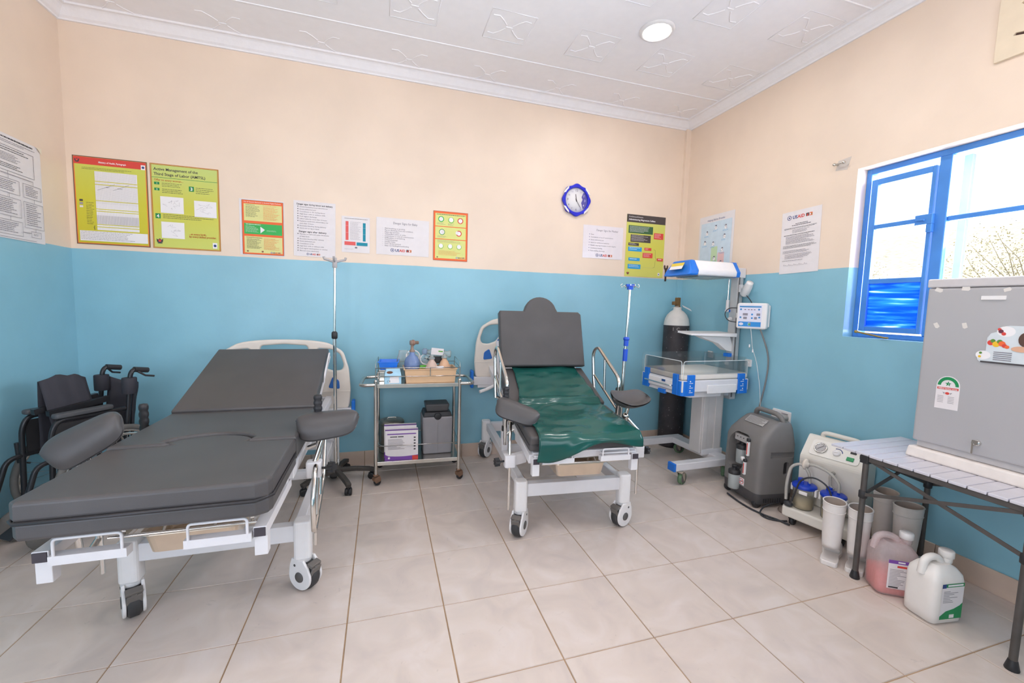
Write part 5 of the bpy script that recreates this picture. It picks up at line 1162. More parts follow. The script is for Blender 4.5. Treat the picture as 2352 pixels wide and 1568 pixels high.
MB().tube(fil([(.26, -.17, 1.36), (.2, -.12, 1.36), (.17, -.11, 1.31), (.19, -.13, 1.255), (.25, -.18, 1.245)], .05, 5), .0035, 6).build('sensor_loop', BCAB, WM)
MB().tube(fil([(.34, -.155, 1.46), (.35, -.18, 1.43), (.33, -.22, 1.40)], .02), .0035, 6).build('black_lead', BCAB, WM)
MB().tube(fil([(.31, -.32, 1.22), (.375, -.37, 1.0), (.375, -.36, .8), (.36, -.32, .55), (.36, -.33, .3), (.35, -.35, .1)], .1, 5), .006, 8).build('mains_cable', GCAB, WM)
MB().tube(fil([(.27, -.28, 1.2), (.28, -.29, 1.1), (.30, -.28, 1.05), (.33, -.3, .95), (.35, -.33, .75), (.36, -.35, .5)], .06, 5), .0022, 6).build('sensor_lead', WCAB, WM)
MB().at((.29, -.262, 1.065), (0, 15, 40)).box((0, 0, 0), (.03, .008, .022)).at((.3, -.285, 1.03), (0, 5, 40)).box((0, 0, 0), (.018, .008, .022)).build('lead_tags', PAPER, WM)
MB().tube([(.2, -.03, 1.69), (.32, .0, 1.715), (.37, .0, 1.715), (.385, 0, 1.735)], .0018, 6).tube([(.35, 0, 1.69), (.36, 0, 1.71), (.38, 0, 1.71), (.39, 0, 1.69)], .0018, 6).build('wire_hook', STEEL, WM)

# ================================================================== OXYGEN CYLINDER
OC = thing('oxygen_cylinder', 'tall black oxygen cylinder with white shoulders and brass valve', 'gas cylinder', (-.127, -.137, 0), 0)
BPT = mat('scuffed_black_paint', '3a3436', .5, var=.28, scale=9); OWH = mat('off_white_paint', 'd8d2cc', .5, var=.05)
def cyl_mat():
    m = BPT; N = m.node_tree.nodes; L = m.node_tree.links; b = N['Principled BSDF']
    tc = N.new('ShaderNodeTexCoord'); v = N.new('ShaderNodeTexNoise'); v.inputs['Scale'].default_value = 45; v.inputs['Detail'].default_value = 3; r = N.new('ShaderNodeValToRGB'); r.color_ramp.elements[0].position = .66; r.color_ramp.elements[1].position = .74
    mx = N.new('ShaderNodeMix'); mx.data_type = 'RGBA'; old = b.inputs['Base Color'].links[0].from_socket
    L.new(tc.outputs['Object'], v.inputs[0]); L.new(v.outputs[0], r.inputs[0]); L.new(r.outputs[0], mx.inputs[0]); L.new(old, mx.inputs[6]); mx.inputs[7].default_value = lin('8d8684') + [1]; L.new(mx.outputs[2], b.inputs['Base Color'])
cyl_mat()
MB().lathe([(.0001, 0), (.105, 0), (.115, .012), (.117, .03), (.117, 1.185)], n=40).build('body', BPT, OC)
MB().lathe([(.1172, 1.184), (.116, 1.205), (.108, 1.245), (.09, 1.285), (.062, 1.315), (.042, 1.328), (.037, 1.335), (.037, 1.355), (.034, 1.358), (.0001, 1.358)], n=40).build('shoulder', OWH, OC)
BRV = mat('dull_brass', '8a6742', .5, .6, var=.2); v = MB().lathe([(.026, 1.358), (.028, 1.362), (.024, 1.372), (.018, 1.375)], n=18)
v.bb(-.02, .018, -.02, .02, 1.372, 1.45).bb(-.055, -.01, -.018, .018, 1.378, 1.412); v.build('valve', BRV, OC, bevel=.005)
t = MB()
for i, ch in enumerate(('I', 'C', '.', '-', 'S', 'S')):
    a = R(-90 - 52 + 21 * i); t.mx(Matrix.Translation((.1182 * math.cos(a), .1182 * math.sin(a), 1.135)) @ Matrix.Rotation(a + PI / 2, 4, 'Z')); t.text(ch, 0, 0, .03, None, 'C', 'xz', 0)
t.build('stencil', mat('worn_white_stencil', 'b5aca8', .7, var=.3, scale=60), OC)
tg = MB().mx(Matrix.Translation((.02, -.045, 1.372)) @ Euler((R(25), R(24), R(-12))).to_matrix().to_4x4()); tg.bb(.0, .095, -.03, .02, -.0006, .0006).build('tag', PAPER, OC)
MB().tube([(0, -.02, 1.368), (-.06, -.06, 1.366), (-.11, -.07, 1.352), (-.13, -.075, 1.345)], .0018, 6).build('tag_tie', WCAB, OC)
# spanner on a nail
SP = thing('spanner', 'old open ended spanner hung on the back wall next to the warmer hood', 'spanner', (-.185, -.006, 1.70), 0)
MB().cpoly([[(-.009, -.09), (.009, -.09), (.008, .015), (.02, .032), (.024, .052), (.018, .066), (.009, .06), (.009, .042), (0, .034), (-.009, .042), (-.009, .06), (-.018, .066), (-.024, .052), (-.02, .032), (-.008, .015)]], .008, .002, 'xz').build('spanner_body', mat('rusty_iron', '544640', .6, .5, var=.2), SP)

# ================================================================== OXYGEN CONCENTRATOR
OX = thing('oxygen_concentrator', 'grey wheeled oxygen concentrator with humidifier bottles below the socket', 'oxygen concentrator', (-.275, -1.280, 0), -97)
CG = mat('concentrator_grey', '76726f', .5, var=.03, bump=.1, bscale=300); CD = mat('concentrator_charcoal', '4b494a', .55, var=.05)
def loft(secs, n=7):
    """secs: (z, half width, front y, back y, corner radius)"""
    b = MB(); rings = []
    for (z, hw, yf, ybk, r) in secs: rings.append([(a, c, z) for a, c in rrect(-hw, hw, yf, ybk, r, n)])
    m = len(rings[0]); vs = [p for r_ in rings for p in r_]; fs = []
    for i in range(len(rings) - 1):
        for k in range(m): l = (k + 1) % m; fs.append((i * m + k, i * m + l, (i + 1) * m + l, (i + 1) * m + k))
    b.add(vs, fs, True); b.add(rings[0], [tuple(reversed(range(m)))]); b.add(rings[-1], [tuple(range(m))]); return b
body = loft([(.105, .176, -.143, .143, .045), (.30, .178, -.143, .145, .05), (.44, .178, -.138, .145, .05), (.485, .172, -.118, .14, .05), (.545, .158, -.055, .135, .045), (.578, .148, -.015, .128, .045), (.586, .138, .0, .118, .04)]).build('housing', CG, OX)
dg_ = body
cut1 = MB().cpoly([fil2([(-.125, .215), (.0, .20), (.05, .30), (.075, .43), (.05, .475), (-.08, .475), (-.13, .40)], .03)], .1, 0, 'xz', .125).build('c', CG, OX)
cut3 = MB().bb(.162, .2, -.06, .2, .355, .395).build('c', CG, OX)
cut4 = MB().cpoly([rrect(.045, .085, .235, .325, .018)], .05, 0, 'yz', .185).build('c', CG, OX)
boolean(body, [cut1, cut3, cut4])
MB().tube(fil([(-.128, .07, .57), (-.115, .06, .612), (-.08, .055, .632), (.08, .055, .632), (.115, .06, .612), (.128, .07, .57)], .03, 4), .017, 10).build('carry_handle', CG, OX)
for pgn in body.data.polygons: pgn.use_smooth = True
md = body.modifiers.new('es', 'EDGE_SPLIT'); md.split_angle = R(35)
MB().bb(.155, .165, .05, .08, .24, .32).build('handle_recess', BLACKP, OX)
loft([(.03, .165, -.13, .135, .04), (.045, .172, -.138, .142, .045), (.104, .174, -.141, .143, .045)]).build('base_skirt', CD, OX)
v = MB()
for k in range(8): v.bb(.1735, .176, -.09 + .018 * k, -.082 + .018 * k, .045, .075)
v.build('vent_slots', BLACKP, OX)
for x in (-.14, .14):
    for y in (-.11, .11): MB().lathe([(.006, -.014), (.028, -.014), (.031, -.008), (.031, .008), (.028, .014), (.006, .014)], (x, y, .031), 20, 'x').build('castor', BLACKP, OX)
# front fittings inside the recess
MB().bb(-.10, .05, -.118, -.09, .405, .455).build('control_strip', mat('light_grey_strip', 'a9a5a2', .5), OX, bevel=.004)
s_ = MB()
for x in (-.07, -.04, -.01): s_.cyl((x, -.12, .435), (x, -.113, .435), .004, n=8)
s_.bb(.03, .06, -.128, -.112, .425, .45).build('control_buttons', BLACKP, OX)
TRB = glassy('clear_bottle', 'dfe4e2', .42, .12); WAT = glassy('water', 'd8dcd6', .3, .1)
for (x, y, z, lab) in ((-.045, -.095, .245, 'upper'), (-.02, -.165, .075, 'front')):
    bo = MB().lathe([(.0001, 0), (.036, 0), (.038, .004), (.039, .105), (.037, .108)], (x, y, z), 22).build('humidifier_bottle', TRB, OX)
    MB().lathe([(.0001, .003), (.0345, .003), (.0355, .045), (.0001, .045)], (x, y, z), 22).build('water', WAT, bo)
    MB().lathe([(.0405, .104), (.0415, .108), (.0415, .128), (.034, .134), (.014, .136), (.012, .156), (.02, .158), (.02, .165), (.0001, .166)], (x, y, z), 22).bb(x - .022, x + .022, y - .006, y + .006, z + .138, z + .152).build('bottle_cap', BLACKP, bo)
MB().cyl((-.045, -.095, .41), (-.045, -.095, .425), .006, n=8).build('brass_nipple', BRASS, OX)
for (x, z, h_) in ((.075, .34, .10), (.055, .20, .09)):
    f = MB().bb(x - .009, x + .009, -.158, -.142, z, z + h_).build('flow_tube', WPLAS, OX, bevel=.003)
    MB().bb(x - .003, x + .003, -.1595, -.158, z + .01, z + h_ - .01).build('red_scale', RED, f)
    MB().lathe([(.0001, -.016), (.011, -.016), (.012, 0)], (x + .004, -.145, z + h_ + .012), 12, 'y').build('knob', BLACKP, f)
MB().lathe([(.0001, -.02), (.014, -.018), (.014, .0)], (.03, -.14, .305), 14, 'y').build('elbow_fitting', WPLAS, OX)
b = MB().mx(Matrix.Translation((0, -.036, .566)) @ Matrix.Rotation(R(40), 4, 'X')); b.bb(-.085, .085, -.03, .03, -.001, .002); lb = b.build('instruction_label', mat('label_grey', 'a7a4a1', .5, var=.05), OX)
b = MB().mx(Matrix.Translation((0, -.036, .566)) @ Matrix.Rotation(R(40), 4, 'X'))
for i in range(6): b.bb(-.078, .05 + .02 * (i % 3), -.024 + .009 * i, -.0205 + .009 * i, .002, .0024)
b.build('label_print', mat('label_dark', '6a6765', .6, var=0), lb)
b = MB().mt(0).bb(.005, .055, -.1455, -.1445, .115, .165).mt(1).tube([(.03 + .019 * math.cos(2 * PI * k / 20), -.1462, .14 + .019 * math.sin(2 * PI * k / 20)) for k in range(20)], .0016, 5, True).bar((.017, -.1462, .127), (.043, -.1462, .153), .003, .001, (0, 1, 0)).mt(2).bar((.014, -.1459, .14), (.046, -.1459, .14), .004, .001, (0, 1, 0)); b.build('no_smoking_sign', [WINK, RED, INK], OX)
cb_ = thing('power_cable', 'black power cable looping on the floor in front of the concentrator', 'cable')
MB().tube(fil([(-.435, -1.19, .008), (-.46, -1.3, .007), (-.47, -1.42, .007), (-.45, -1.52, .007), (-.42, -1.58, .007), (-.41, -1.66, .01)], .08, 5), .006, 8).tube(fil([(-.34, -1.47, .05), (-.4, -1.46, .03), (-.47, -1.49, .007), (-.475, -1.56, .007), (-.42, -1.60, .007), (-.38, -1.62, .01)], .05, 5), .005, 8).build('cable', BCAB, cb_)
t = thing('foot_switch', 'small grey foot pump on the floor between concentrator and suction machine', 'foot pump', (-.245, -1.515, 0), -40)
MB().lathe([(.0001, 0), (.055, 0), (.06, .01), (.045, .03), (.0001, .035)], n=22).build('base', mat('taupe_rubber', '8a7a70', .6), t); MB().lathe([(.03, .0305), (.032, .045), (.02, .055), (.0001, .057)], n=18).build('button', WPLAS, t)
# ================================================================== SUCTION MACHINE
SU = thing('suction_machine', 'cream electric suction machine with two blue lidded jars by the right wall', 'suction machine', (-.222, -1.745, 0), -76)
CRM = mat('cream_enamel', 'd9d3c8', .4, var=.02)
MB().bb(-.18, .18, -.165, .16, .055, .12).build('base_tray', CRM, SU, bevel=.012, seg=3)
side = [(-.0, .12), (.155, .12), (.155, .50), (.135, .545), (.095, .55), (-.01, .425)]
MB().prism(side, -.168, .168, 'yz').build('housing', CRM, SU, bevel=.018, seg=3)
PM = Matrix.Translation((0, .0395, .4855)) @ Matrix.Rotation(math.atan2(.125, .105), 4, 'X')
pn = MB().mx(PM).cpoly([rrect(-.13, .13, -.055, .055, .02)], .004, .001, 'xy', .002).build('control_panel', mat('pale_cream_panel', 'e2ddd4', .45, var=.01), SU)
ga = MB().mx(PM).mt(0).lathe([(.0001, .004), (.036, .004), (.036, .012), (.031, .016), (.030, .012), (.0001, .0115)], (-.075, .0, 0), 28).mt(1).lathe([(.0001, .0122), (.029, .0122)], (-.075, 0, 0), 24).mt(2).bar((-.088, -.012, .0135), (-.06, .016, .0135), .002, .001)
for k in range(11): a = R(-50 + 28 * k); ga.bar((-.075 + .022 * math.cos(a), .022 * math.sin(a), .013), (-.075 + .027 * math.cos(a), .027 * math.sin(a), .013), .0014, .0008)
ga.build('vacuum_gauge', [CHROME, WPLAS, INK], pn)
MB().mx(PM).lathe([(.0001, .003), (.02, .003), (.02, .012), (.016, .018), (.0001, .018)], (.012, -.008, 0), 22).bar((0, -.008, .02), (.024, -.006, .02), .006, .006).build('regulator_knob', WPLAS, pn)
MB().mx(PM).tube([(.012 + .028 * math.cos(R(a)), -.004 + .028 * math.sin(R(a)), .004) for a in range(10, 130, 12)], .0025, 6).build('blue_scale', NAVY, pn)
MB().mx(PM).bb(.075, .105, .014, .032, .003, .009).build('rocker_switch', BLACKP, pn, bevel=.002); MB().mx(PM).bb(.068, .104, -.036, -.012, .003, .011).build('power_switch', mat('green_switch', '1c8a54', .3), pn, bevel=.002)
MB().tube(fil([(-.10, .118, .53), (-.10, .115, .565), (-.075, .112, .573), (.09, .112, .568), (.115, .118, .53)], .03, 4), .014, 10).build('carry_handle', CRM, SU)
JG = glassy('clear_jar', 'd8d6c8', .2, .12); LIQ = mat('cloudy_fluid', 'd6c29a', .4, var=.06); BL = mat('royal_blue_lid', '1a3fb4', .35)
for x, lq in ((-.095, .05), (.06, .04)):
    j = MB().lathe([(.0001, 0), (.05, 0), (.054, .004), (.060, .13), (.061, .135), (.058, .137)], (x, -.088, .121), 28).build('jar', JG, SU)
    MB().lathe([(.0001, .004), (.0485, .004), (.0525, lq + .02), (.0001, lq + .02)], (x, -.088, .121), 26).build('fluid', LIQ, j)
    l = MB().lathe([(.0635, .130), (.066, .134), (.066, .146), (.06, .152), (.03, .157), (.0001, .157)], (x, -.088, .121), 28)
    for dx, dy, r_ in ((-.03, .018, .016), (.026, -.006, .008), (-.002, -.03, .010)): l.cyl((x + dx, -.088 + dy, .27), (x + dx, -.088 + dy, .297), r_, n=12)
    l.build('jar_lid', BL, j)
    cl = MB()
    for s_ in (-1, 1): cl.bb(x + s_ * .066 - .006, x + s_ * .066 + .006, -.1, -.076, .215, .258)
    cl.bb(x + .0, x + .045, -.156, -.148, .225, .245); cl.build('lid_clips', WPLAS, j, bevel=.002)
HOS = mat('grey_rubber_hose', 'a9a49c', .4, var=.04)
MB().tube(fil([(-.065, -.094, .29), (-.07, -.1, .36), (-.12, -.1, .40), (-.165, -.12, .37), (-.175, -.14, .26), (-.165, -.15, .16)], .05, 5), .009, 8).tube(fil([(.086, -.094, .29), (.085, -.09, .34), (.03, -.08, .39), (-.05, -.09, .41), (-.11, -.09, .395)], .05, 5), .009, 8).build('suction_hoses', HOS, SU)
MB().lathe([(.0001, -.018), (.014, -.018), (.016, -.008), (.034, -.006), (.034, .006), (.016, .008), (.014, .018), (.0001, .018)], (-.095, -.092, .4), 20, 'x').build('filter_disc', mat('beige_filter', 'd9cdbf', .45), SU)
MB().cyl((.02, .0, .37), (.02, -.03, .37), .010, n=10).tube(fil([(.02, -.03, .37), (.02, -.05, .36), (.03, -.06, .3), (.05, -.06, .29)], .03), .008, 8).build('outlet_nozzle', HOS, SU)
MB().tube(fil([(-.14, -.16, .125), (-.12, -.16, .2), (-.09, -.16, .32), (-.02, -.155, .36), (.05, -.15, .33), (.075, -.15, .27)], .05, 5), .005, 8).ball((-.15, -.15, .137), .022, (1.2, 1, .8)).build('black_lead', BCAB, SU)
for x in (-.13, .13):
    for y in (-.12, .12): MB().lathe([(.006, -.012), (.024, -.012), (.027, 0), (.024, .012), (.006, .012)], (x, y, .0275), 18, 'x').bb(x - .02, x + .02, y - .012, y + .02, .035, .056).build('castor', BLACKP, SU)

# ================================================================== GUMBOOTS
def gumboot(label, loc, rz, m, h_=.33, group=None, k=1., inside=None):
    t = thing('gumboot', label, 'boot', loc, rz, group)
    # rings: centre y, centre z, half width, half depth, tilt of the ring plane (0 = level, 90 = upright)
    rg = [(.005, h_, .052, .066, 0), (.005, h_ - .012, .054, .067, 0), (.004, h_ * .8, .05, .062, 0), (.004, h_ * .62, .048, .058, 0), (.006, h_ * .45, .046, .054, 0), (.008, h_ * .33, .043, .052, 0), (.004, h_ * .25, .041, .055, 8), (-.01, .068, .041, .062, 28), (-.045, .054, .043, .055, 55), (-.085, .047, .045, .043, 75), (-.125, .042, .046, .036, 88), (-.16, .037, .043, .031, 92), (-.185, .032, .033, .025, 95), (-.198, .028, .012, .012, 95)]
    b = MB(); n = 24; vs = []; fs = []
    for (cy, cz, a, d, ti) in rg:
        for q in range(n):
            th = 2 * PI * q / n; x = a * math.cos(th); e = d * math.sin(th); c, s_ = math.cos(R(ti)), math.sin(R(ti))
            z = cz + e * s_; yy = cy + e * c
            vs.append((x * k, yy * k, max(.012, z)))
    for i in range(len(rg) - 1):
        for q in range(n): l = (q + 1) % n; fs.append((i * n + q, (i + 1) * n + q, (i + 1) * n + l, i * n + l))
    fs.append(tuple(range((len(rg) - 1) * n, len(rg) * n))); b.add(vs, fs, True); b.build('upper', m, t)
    b = MB(); b.lathe([(.0001, h_ - .12), (.044, h_ - .12), (.049, h_ - .005), (.052, h_)], (0, .005, 0), 24); b2 = MB(); 
    for v in b.v: b2.v.append((v[0] * k, (v[1] - .005) * 1.26 * k + .005, v[2]))
    b2.f, b2.mi, b2.sm = b.f[:-1], b.mi[:-1], b.sm[:-1]
    b2.build('lining', inside or m, t)
    MB().tube([(.0525 * k * math.cos(2 * PI * q / 24), (.005 + .0665 * math.sin(2 * PI * q / 24)) * k, h_) for q in range(24)], .0035, 6, True).build('rim', m, t)
    MB().tube([(.0525 * k * math.cos(2 * PI * q / 24), (.005 + .065 * math.sin(2 * PI * q / 24)) * k, h_ - .045) for q in range(24)], .0022, 6, True).build('band', m, t)
    so = fil2([(-.04, .07), (.04, .07), (.042, .0), (.036, -.04), (.048, -.11), (.044, -.165), (.022, -.205), (-.022, -.205), (-.044, -.165), (-.048, -.11), (-.036, -.04), (-.042, 0)], .02, 3)
    MB().cpoly([[(a * k, c * k) for a, c in so]], .026, .004, 'xy', .013).build('sole', m, t)
GBW = mat('white_rubber_boot', 'e0d9d4', .4, var=.03); GBG = mat('greyish_rubber_boot', 'b9b2ab', .45, var=.05); GBI = mat('tan_boot_lining', 'a2948a', .7)
gumboot('white gumboot standing next to the suction machine, the left one in front', (-.53, -1.995, 0), 120, GBW, .335, 'gumboots under the table', .95, GBI)
gumboot('white gumboot right behind the near table leg', (-.475, -2.087, 0), 118, GBW, .335, 'gumboots under the table', .95, GBI)
gumboot('greyish gumboot farther under the table, nearer the suction machine', (-.212, -2.04, 0), 118, GBG, .375, 'gumboots under the table', 1.0, GBI)
gumboot('greyish gumboot half hidden behind the pink jerrycan', (-.262, -2.175, 0), 80, GBG, .365, 'gumboots under the table', 1.0, GBI)

# ================================================================== JERRYCANS
def loft2(secs, n=5):
    b = MB(); rings = [[(a, c, z) for a, c in rrect(-hw, hw, -hd, hd, r, n)] for (z, hw, hd, r) in secs]
    m = len(rings[0]); vs = [p for r_ in rings for p in r_]; fs = []
    for i in range(len(rings) - 1):
        for q in range(m): l = (q + 1) % m; fs.append((i * m + q, i * m + l, (i + 1) * m + l, (i + 1) * m + q))
    b.add(vs, fs, True); b.add(rings[0], [tuple(reversed(range(m)))]); b.add(rings[-1], [tuple(range(m))]); return b
def jerrycan(label, loc, rz, m, draw, liquid=None, capm=None):
    t = thing('jerrycan', label, 'jerrycan', loc, rz, 'jerrycans on the floor')
    o = loft2([(.0, .066, .05, .02), (.012, .08, .062, .03), (.05, .082, .064, .03), (.19, .082, .064, .03), (.215, .078, .06, .03), (.24, .06, .045, .025), (.252, .04, .03, .02)]).build('container', m, t)
    md = o.modifiers.new('es', 'EDGE_SPLIT'); md.split_angle = R(50)
    MB().tube(fil([(-.078, 0, .205), (-.07, 0, .262), (-.04, 0, .278), (.0, 0, .272), (.02, 0, .245)], .03, 5), .0155, 10).build('handle', m, t)
    MB().lathe([(.02, .246), (.022, .25), (.022, .272)], (.048, 0, 0), 20).build('neck', m, t)
    MB().lathe([(.0001, .302), (.024, .302), (.027, .298), (.027, .272), (.024, .270)], (.048, 0, 0), 24).build('cap', capm or m, t)
    if liquid: loft2([(.004, .062, .046, .02), (.014, .076, .058, .028), (.05, .0785, .0605, .028), (.108, .0785, .0605, .028)]).build('liquid', liquid, t)
    draw(t)
    return t
def lab_pink(t):
    b = MB(); y = -.0652
    def q(x0, x1, z0, z1, m, dy=0): b.mt(m).add([(x0, y - dy, z0), (x1, y - dy, z0), (x1, y - dy, z1), (x0, y - dy, z1)], [(0, 1, 2, 3)])
    q(-.045, .055, .045, .185, 0); q(-.045, .055, .168, .185, 1, .0003); q(-.008, .02, .173, .18, 2, .0006); q(-.01, .035, .15, .16, 3, .0005); rnd = random.Random(3)
    for i in range(12): q(-.038, -.038 + rnd.uniform(.03, .08), .06 + i * .007, .063 + i * .007, 4, .0004)
    q(-.038, .0, .048, .056, 5, .0004); b.build('label', [PAPER, PURP, WINK, RED, LINK, INK], t)
def lab_green(t):
    b = MB(); y = -.0652
    def q(p, m, dy=0): b.mt(m).add([(x, y - dy, z) for x, z in p], [tuple(range(len(p)))])
    q([(-.05, .03), (.065, .03), (.065, .19), (-.05, .19)], 0); q([(-.05, .174), (.065, .174), (.065, .19), (-.05, .19)], 1, .0003); q([(-.05, .172), (-.03, .172), (-.03, .19), (-.05, .19)], 2, .0005)
    q([(-.05, .03), (.065, .03), (.065, .1), (.05, .088), (.02, .075), (-.02, .066), (-.05, .045)], 1, .0003); q([(0, .034), (.025, .034), (.025, .05), (0, .05)], 0, .0005)
    q([(-.022, .178), (.058, .178), (.058, .186), (-.022, .186)], 3, .0007); rnd = random.Random(9)
    for i in range(8): e = rnd.uniform(.03, .08); q([(-.04, .105 + i * .007), (-.04 + e, .105 + i * .007), (-.04 + e, .108 + i * .007), (-.04, .108 + i * .007)], 4, .0004)
    b.build('label', [PAPER, mat('label_green', '1f8a52', .5, var=0), NAVY, WINK, LINK], t)
def milky():
    m = bpy.data.materials.new('milky_translucent_plastic'); m.use_nodes = True; N = m.node_tree.nodes; L = m.node_tree.links; b = N['Principled BSDF']
    b.inputs['Base Color'].default_value = lin('eddfdf') + [1]; b.inputs['Roughness'].default_value = .35
    ns = N.new('ShaderNodeTexNoise'); ns.inputs['Scale'].default_value = 12
    mp = N.new('ShaderNodeMapRange'); mp.inputs[3].default_value = .30; mp.inputs[4].default_value = .38; L.new(ns.outputs[0], mp.inputs[0])
    tr = N.new('ShaderNodeBsdfTransparent'); tr.inputs[0].default_value = (1, .93, .92, 1); mx = N.new('ShaderNodeMixShader'); L.new(mp.outputs[0], mx.inputs[0]); L.new(tr.outputs[0], mx.inputs[1]); L.new(b.outputs[0], mx.inputs[2]); L.new(mx.outputs[0], N['Material Output'].inputs[0]); return m
jerrycan('translucent jerrycan half full of pink liquid beside the near table leg', (-.484, -2.246, 0), -33, milky(), lab_pink, mat('pink_liquid', 'e0584f', .3, var=.03), WPLAS)
jerrycan('white plastic jerrycan with green and white label, frontmost on the floor', (-.492, -2.415, 0), -8, mat('white_hdpe', 'e6e0da', .35, var=.02), lab_green)

# ================================================================== FOLDING TABLE
TB = thing('folding_table', 'folding camp table with aluminium slat top under the fridge', 'table', (-.30, -2.41, 0), 0)
SLM = mat('dull_aluminium_slat', 'd2cfd6', .35, .12, var=.04); DKT = mat('dark_painted_steel', '57524f', .5, .3, var=.12)
SL = None; y = .44; n_ = 0
while y > -.48:
    if SL is None: o = MB().bb(-.265, .275, -.0285, .0285, -.013, 0).build('slat', SLM, TB, bevel=.003); SL = o
    else:
        o = bpy.data.objects.new('slat', SL.data); COL.objects.link(o); o.parent = TB
        md = o.modifiers.new('bevel', 'BEVEL'); md.width = .003; md.segments = 2
    o.location = (0, y - .03, .648); y -= .0605
b = MB()
for x in (-.25, .24): b.bb(x - .012, x + .012, -.30, .30, .612, .634)
for yy in (-.285, .285): b.bb(-.25, .24, yy - .01, yy + .01, .614, .632)
b.build('top_frame', DKT, TB, bevel=.002, seg=1)
for x in (-.25, .24):
    for yy in (-.285, .275):
        l = MB().cyl((x, yy, .02), (x, yy, .615), .0125, n=14).build('leg', DKT, TB)
        MB().lathe([(.02, 0), (.0215, .004), (.017, .025), (.0135, .04)], (x, yy, 0), 16).build('rubber_foot', BLACKP, l)
        MB().lathe([(.014, .42), (.018, .424), (.018, .455), (.014, .46)], (x, yy, 0), 14).build('sleeve', BLACKP, l); MB().bb(x - .02, x + .02, yy - .018, yy + .018, .60, .64).build('leg_bracket', BLACKP, l, bevel=.003)
def brace(p, q): MB().bar(p, q, .006, .016).build('brace', DKT, TB)
brace((-.252, .275, .625), (-.252, -.285, .445)); brace((-.257, .275, .44), (-.257, -.285, .62))
brace((.245, .275, .625), (.245, -.285, .445)); brace((.25, .275, .44), (.25, -.285, .625))
brace((-.25, .278, .625), (.24, .278, .445)); brace((-.25, .272, .44), (.24, .272, .62)); brace((-.25, -.288, .625), (.24, -.288, .445))
wc = thing('white_cable', 'thin white cable drooping along the wall behind the table', 'cable')
MB().tube(fil([(-.03, -1.93, .58), (-.03, -2.0, .52), (-.03, -2.08, .50), (-.02, -2.17, .53), (-.016, -2.2, .60)], .06, 5), .004, 8).build('cable', WCAB, wc)

# ================================================================== FRIDGE
fo = MB().add([(0, 0, 0), (.34, 0, 0), (.34, -.56, 0), (0, -.56, 0), (.006, -.006, .052), (.34, -.004, .052), (.34, -.56, .052), (.008, -.56, .052)], [(0, 1, 2, 3), (7, 6, 5, 4), (0, 4, 5, 1), (1, 5, 6, 2), (2, 6, 7, 3), (3, 7, 4, 0)]).build('foam_slab', mat('white_foam', 'e6dcd4', .8, var=.05), loc=(-.372, -2.188, .6482), bevel=.008)
tag(fo, 'white polystyrene slab lying between fridge and table top', 'foam slab')
FZ = .7015
FR = thing('mini_fridge', 'silver grey small fridge standing on the slat table before the window', 'fridge', (-.138, -2.464, FZ), 0)
SIL = mat('silver_fridge_enamel', 'b7b4b5', .32, .15, var=.015, scale=3); SIL2 = mat('pale_grey_trim', 'c9c4c4', .4)
MB().bb(-.17, .115, -.255, .255, .03, .80).build('cabinet', SIL, FR, bevel=.008)
MB().bb(-.2, .11, -.25, .25, 0, .029).build('plinth', SIL2, FR, bevel=.003)
dr = MB().bb(-.222, -.172, -.26, .26, .03, .765).build('door', SIL, FR, bevel=.010, seg=3)
MB().bb(-.226, .118, -.262, .262, .766, .806).build('top_cap', SIL2, FR, bevel=.006)
X0 = -.2226
def st(name, pts, m, par=dr, d=.0006, x=X0): return MB().add([(x, y_, z) for y_, z in pts], [tuple(range(len(pts)))]).build(name, m, par, solid=d)
tape = mat('torn_tape', 'ddd6cf', .5)
# local y = world y + 2.464, local z = world z - FZ
for (yw, zw, a, s_) in ((-2.246, 1.456, 20, 1), (-2.341, 1.460, 5, 1), (-2.251, 1.292, 60, .9), (-2.351, 1.296, 75, .9), (-2.472, 1.452, -20, .8)):
    c, sn = math.cos(R(a)), math.sin(R(a)); pts = [(.013 * s_, .009 * s_), (-.012 * s_, .01 * s_), (-.016 * s_, -.002), (-.010 * s_, -.009 * s_), (.014 * s_, -.008 * s_)]
    st('tape_scrap', [(yw + 2.464 + u * c - w_ * sn, zw - FZ + u * sn + w_ * c) for u, w_ in pts], tape)
MB().bb(X0 - .005, X0, -2.473 + 2.464, -2.396 + 2.464, 1.41 - FZ, 1.427 - FZ).build('name_badge', WPLAS, dr, bevel=.001)
# energy label
yc, z0, z1 = -2.319 + 2.464, .908 - FZ, 1.062 - FZ; hw = .042
el = [(yc + hw, z0), (yc - hw, z0 + .002), (yc - hw, z1 - .045)] + [(yc - hw * math.cos(PI * k / 12), z1 - .045 + .045 * math.sin(PI * k / 12)) for k in range(1, 12)] + [(yc + hw, z1 - .045)]
lb = st('energy_label', el, PAPER); x = X0 - .0008
b = MB(); ringp = [(yc - .038 * math.cos(PI * k / 14), z1 - .045 + .041 * math.sin(PI * k / 14)) for k in range(15)] + [(yc + .026 * math.cos(PI * k / 14), z1 - .045 + .027 * math.sin(PI * k / 14)) for k in range(15)]
b.mt(0).add([(x, p_, q_) for p_, q_ in ringp], [(i, i + 1, 28 - i, 29 - i) for i in range(14)])
star = [((.0125 if k % 2 == 0 else .005) * math.sin(PI * k / 5), (.0125 if k % 2 == 0 else .005) * math.cos(PI * k / 5)) for k in range(10)]
b.add([(x, yc + u, z1 - .036 + w_) for u, w_ in star], [tuple(range(10))])
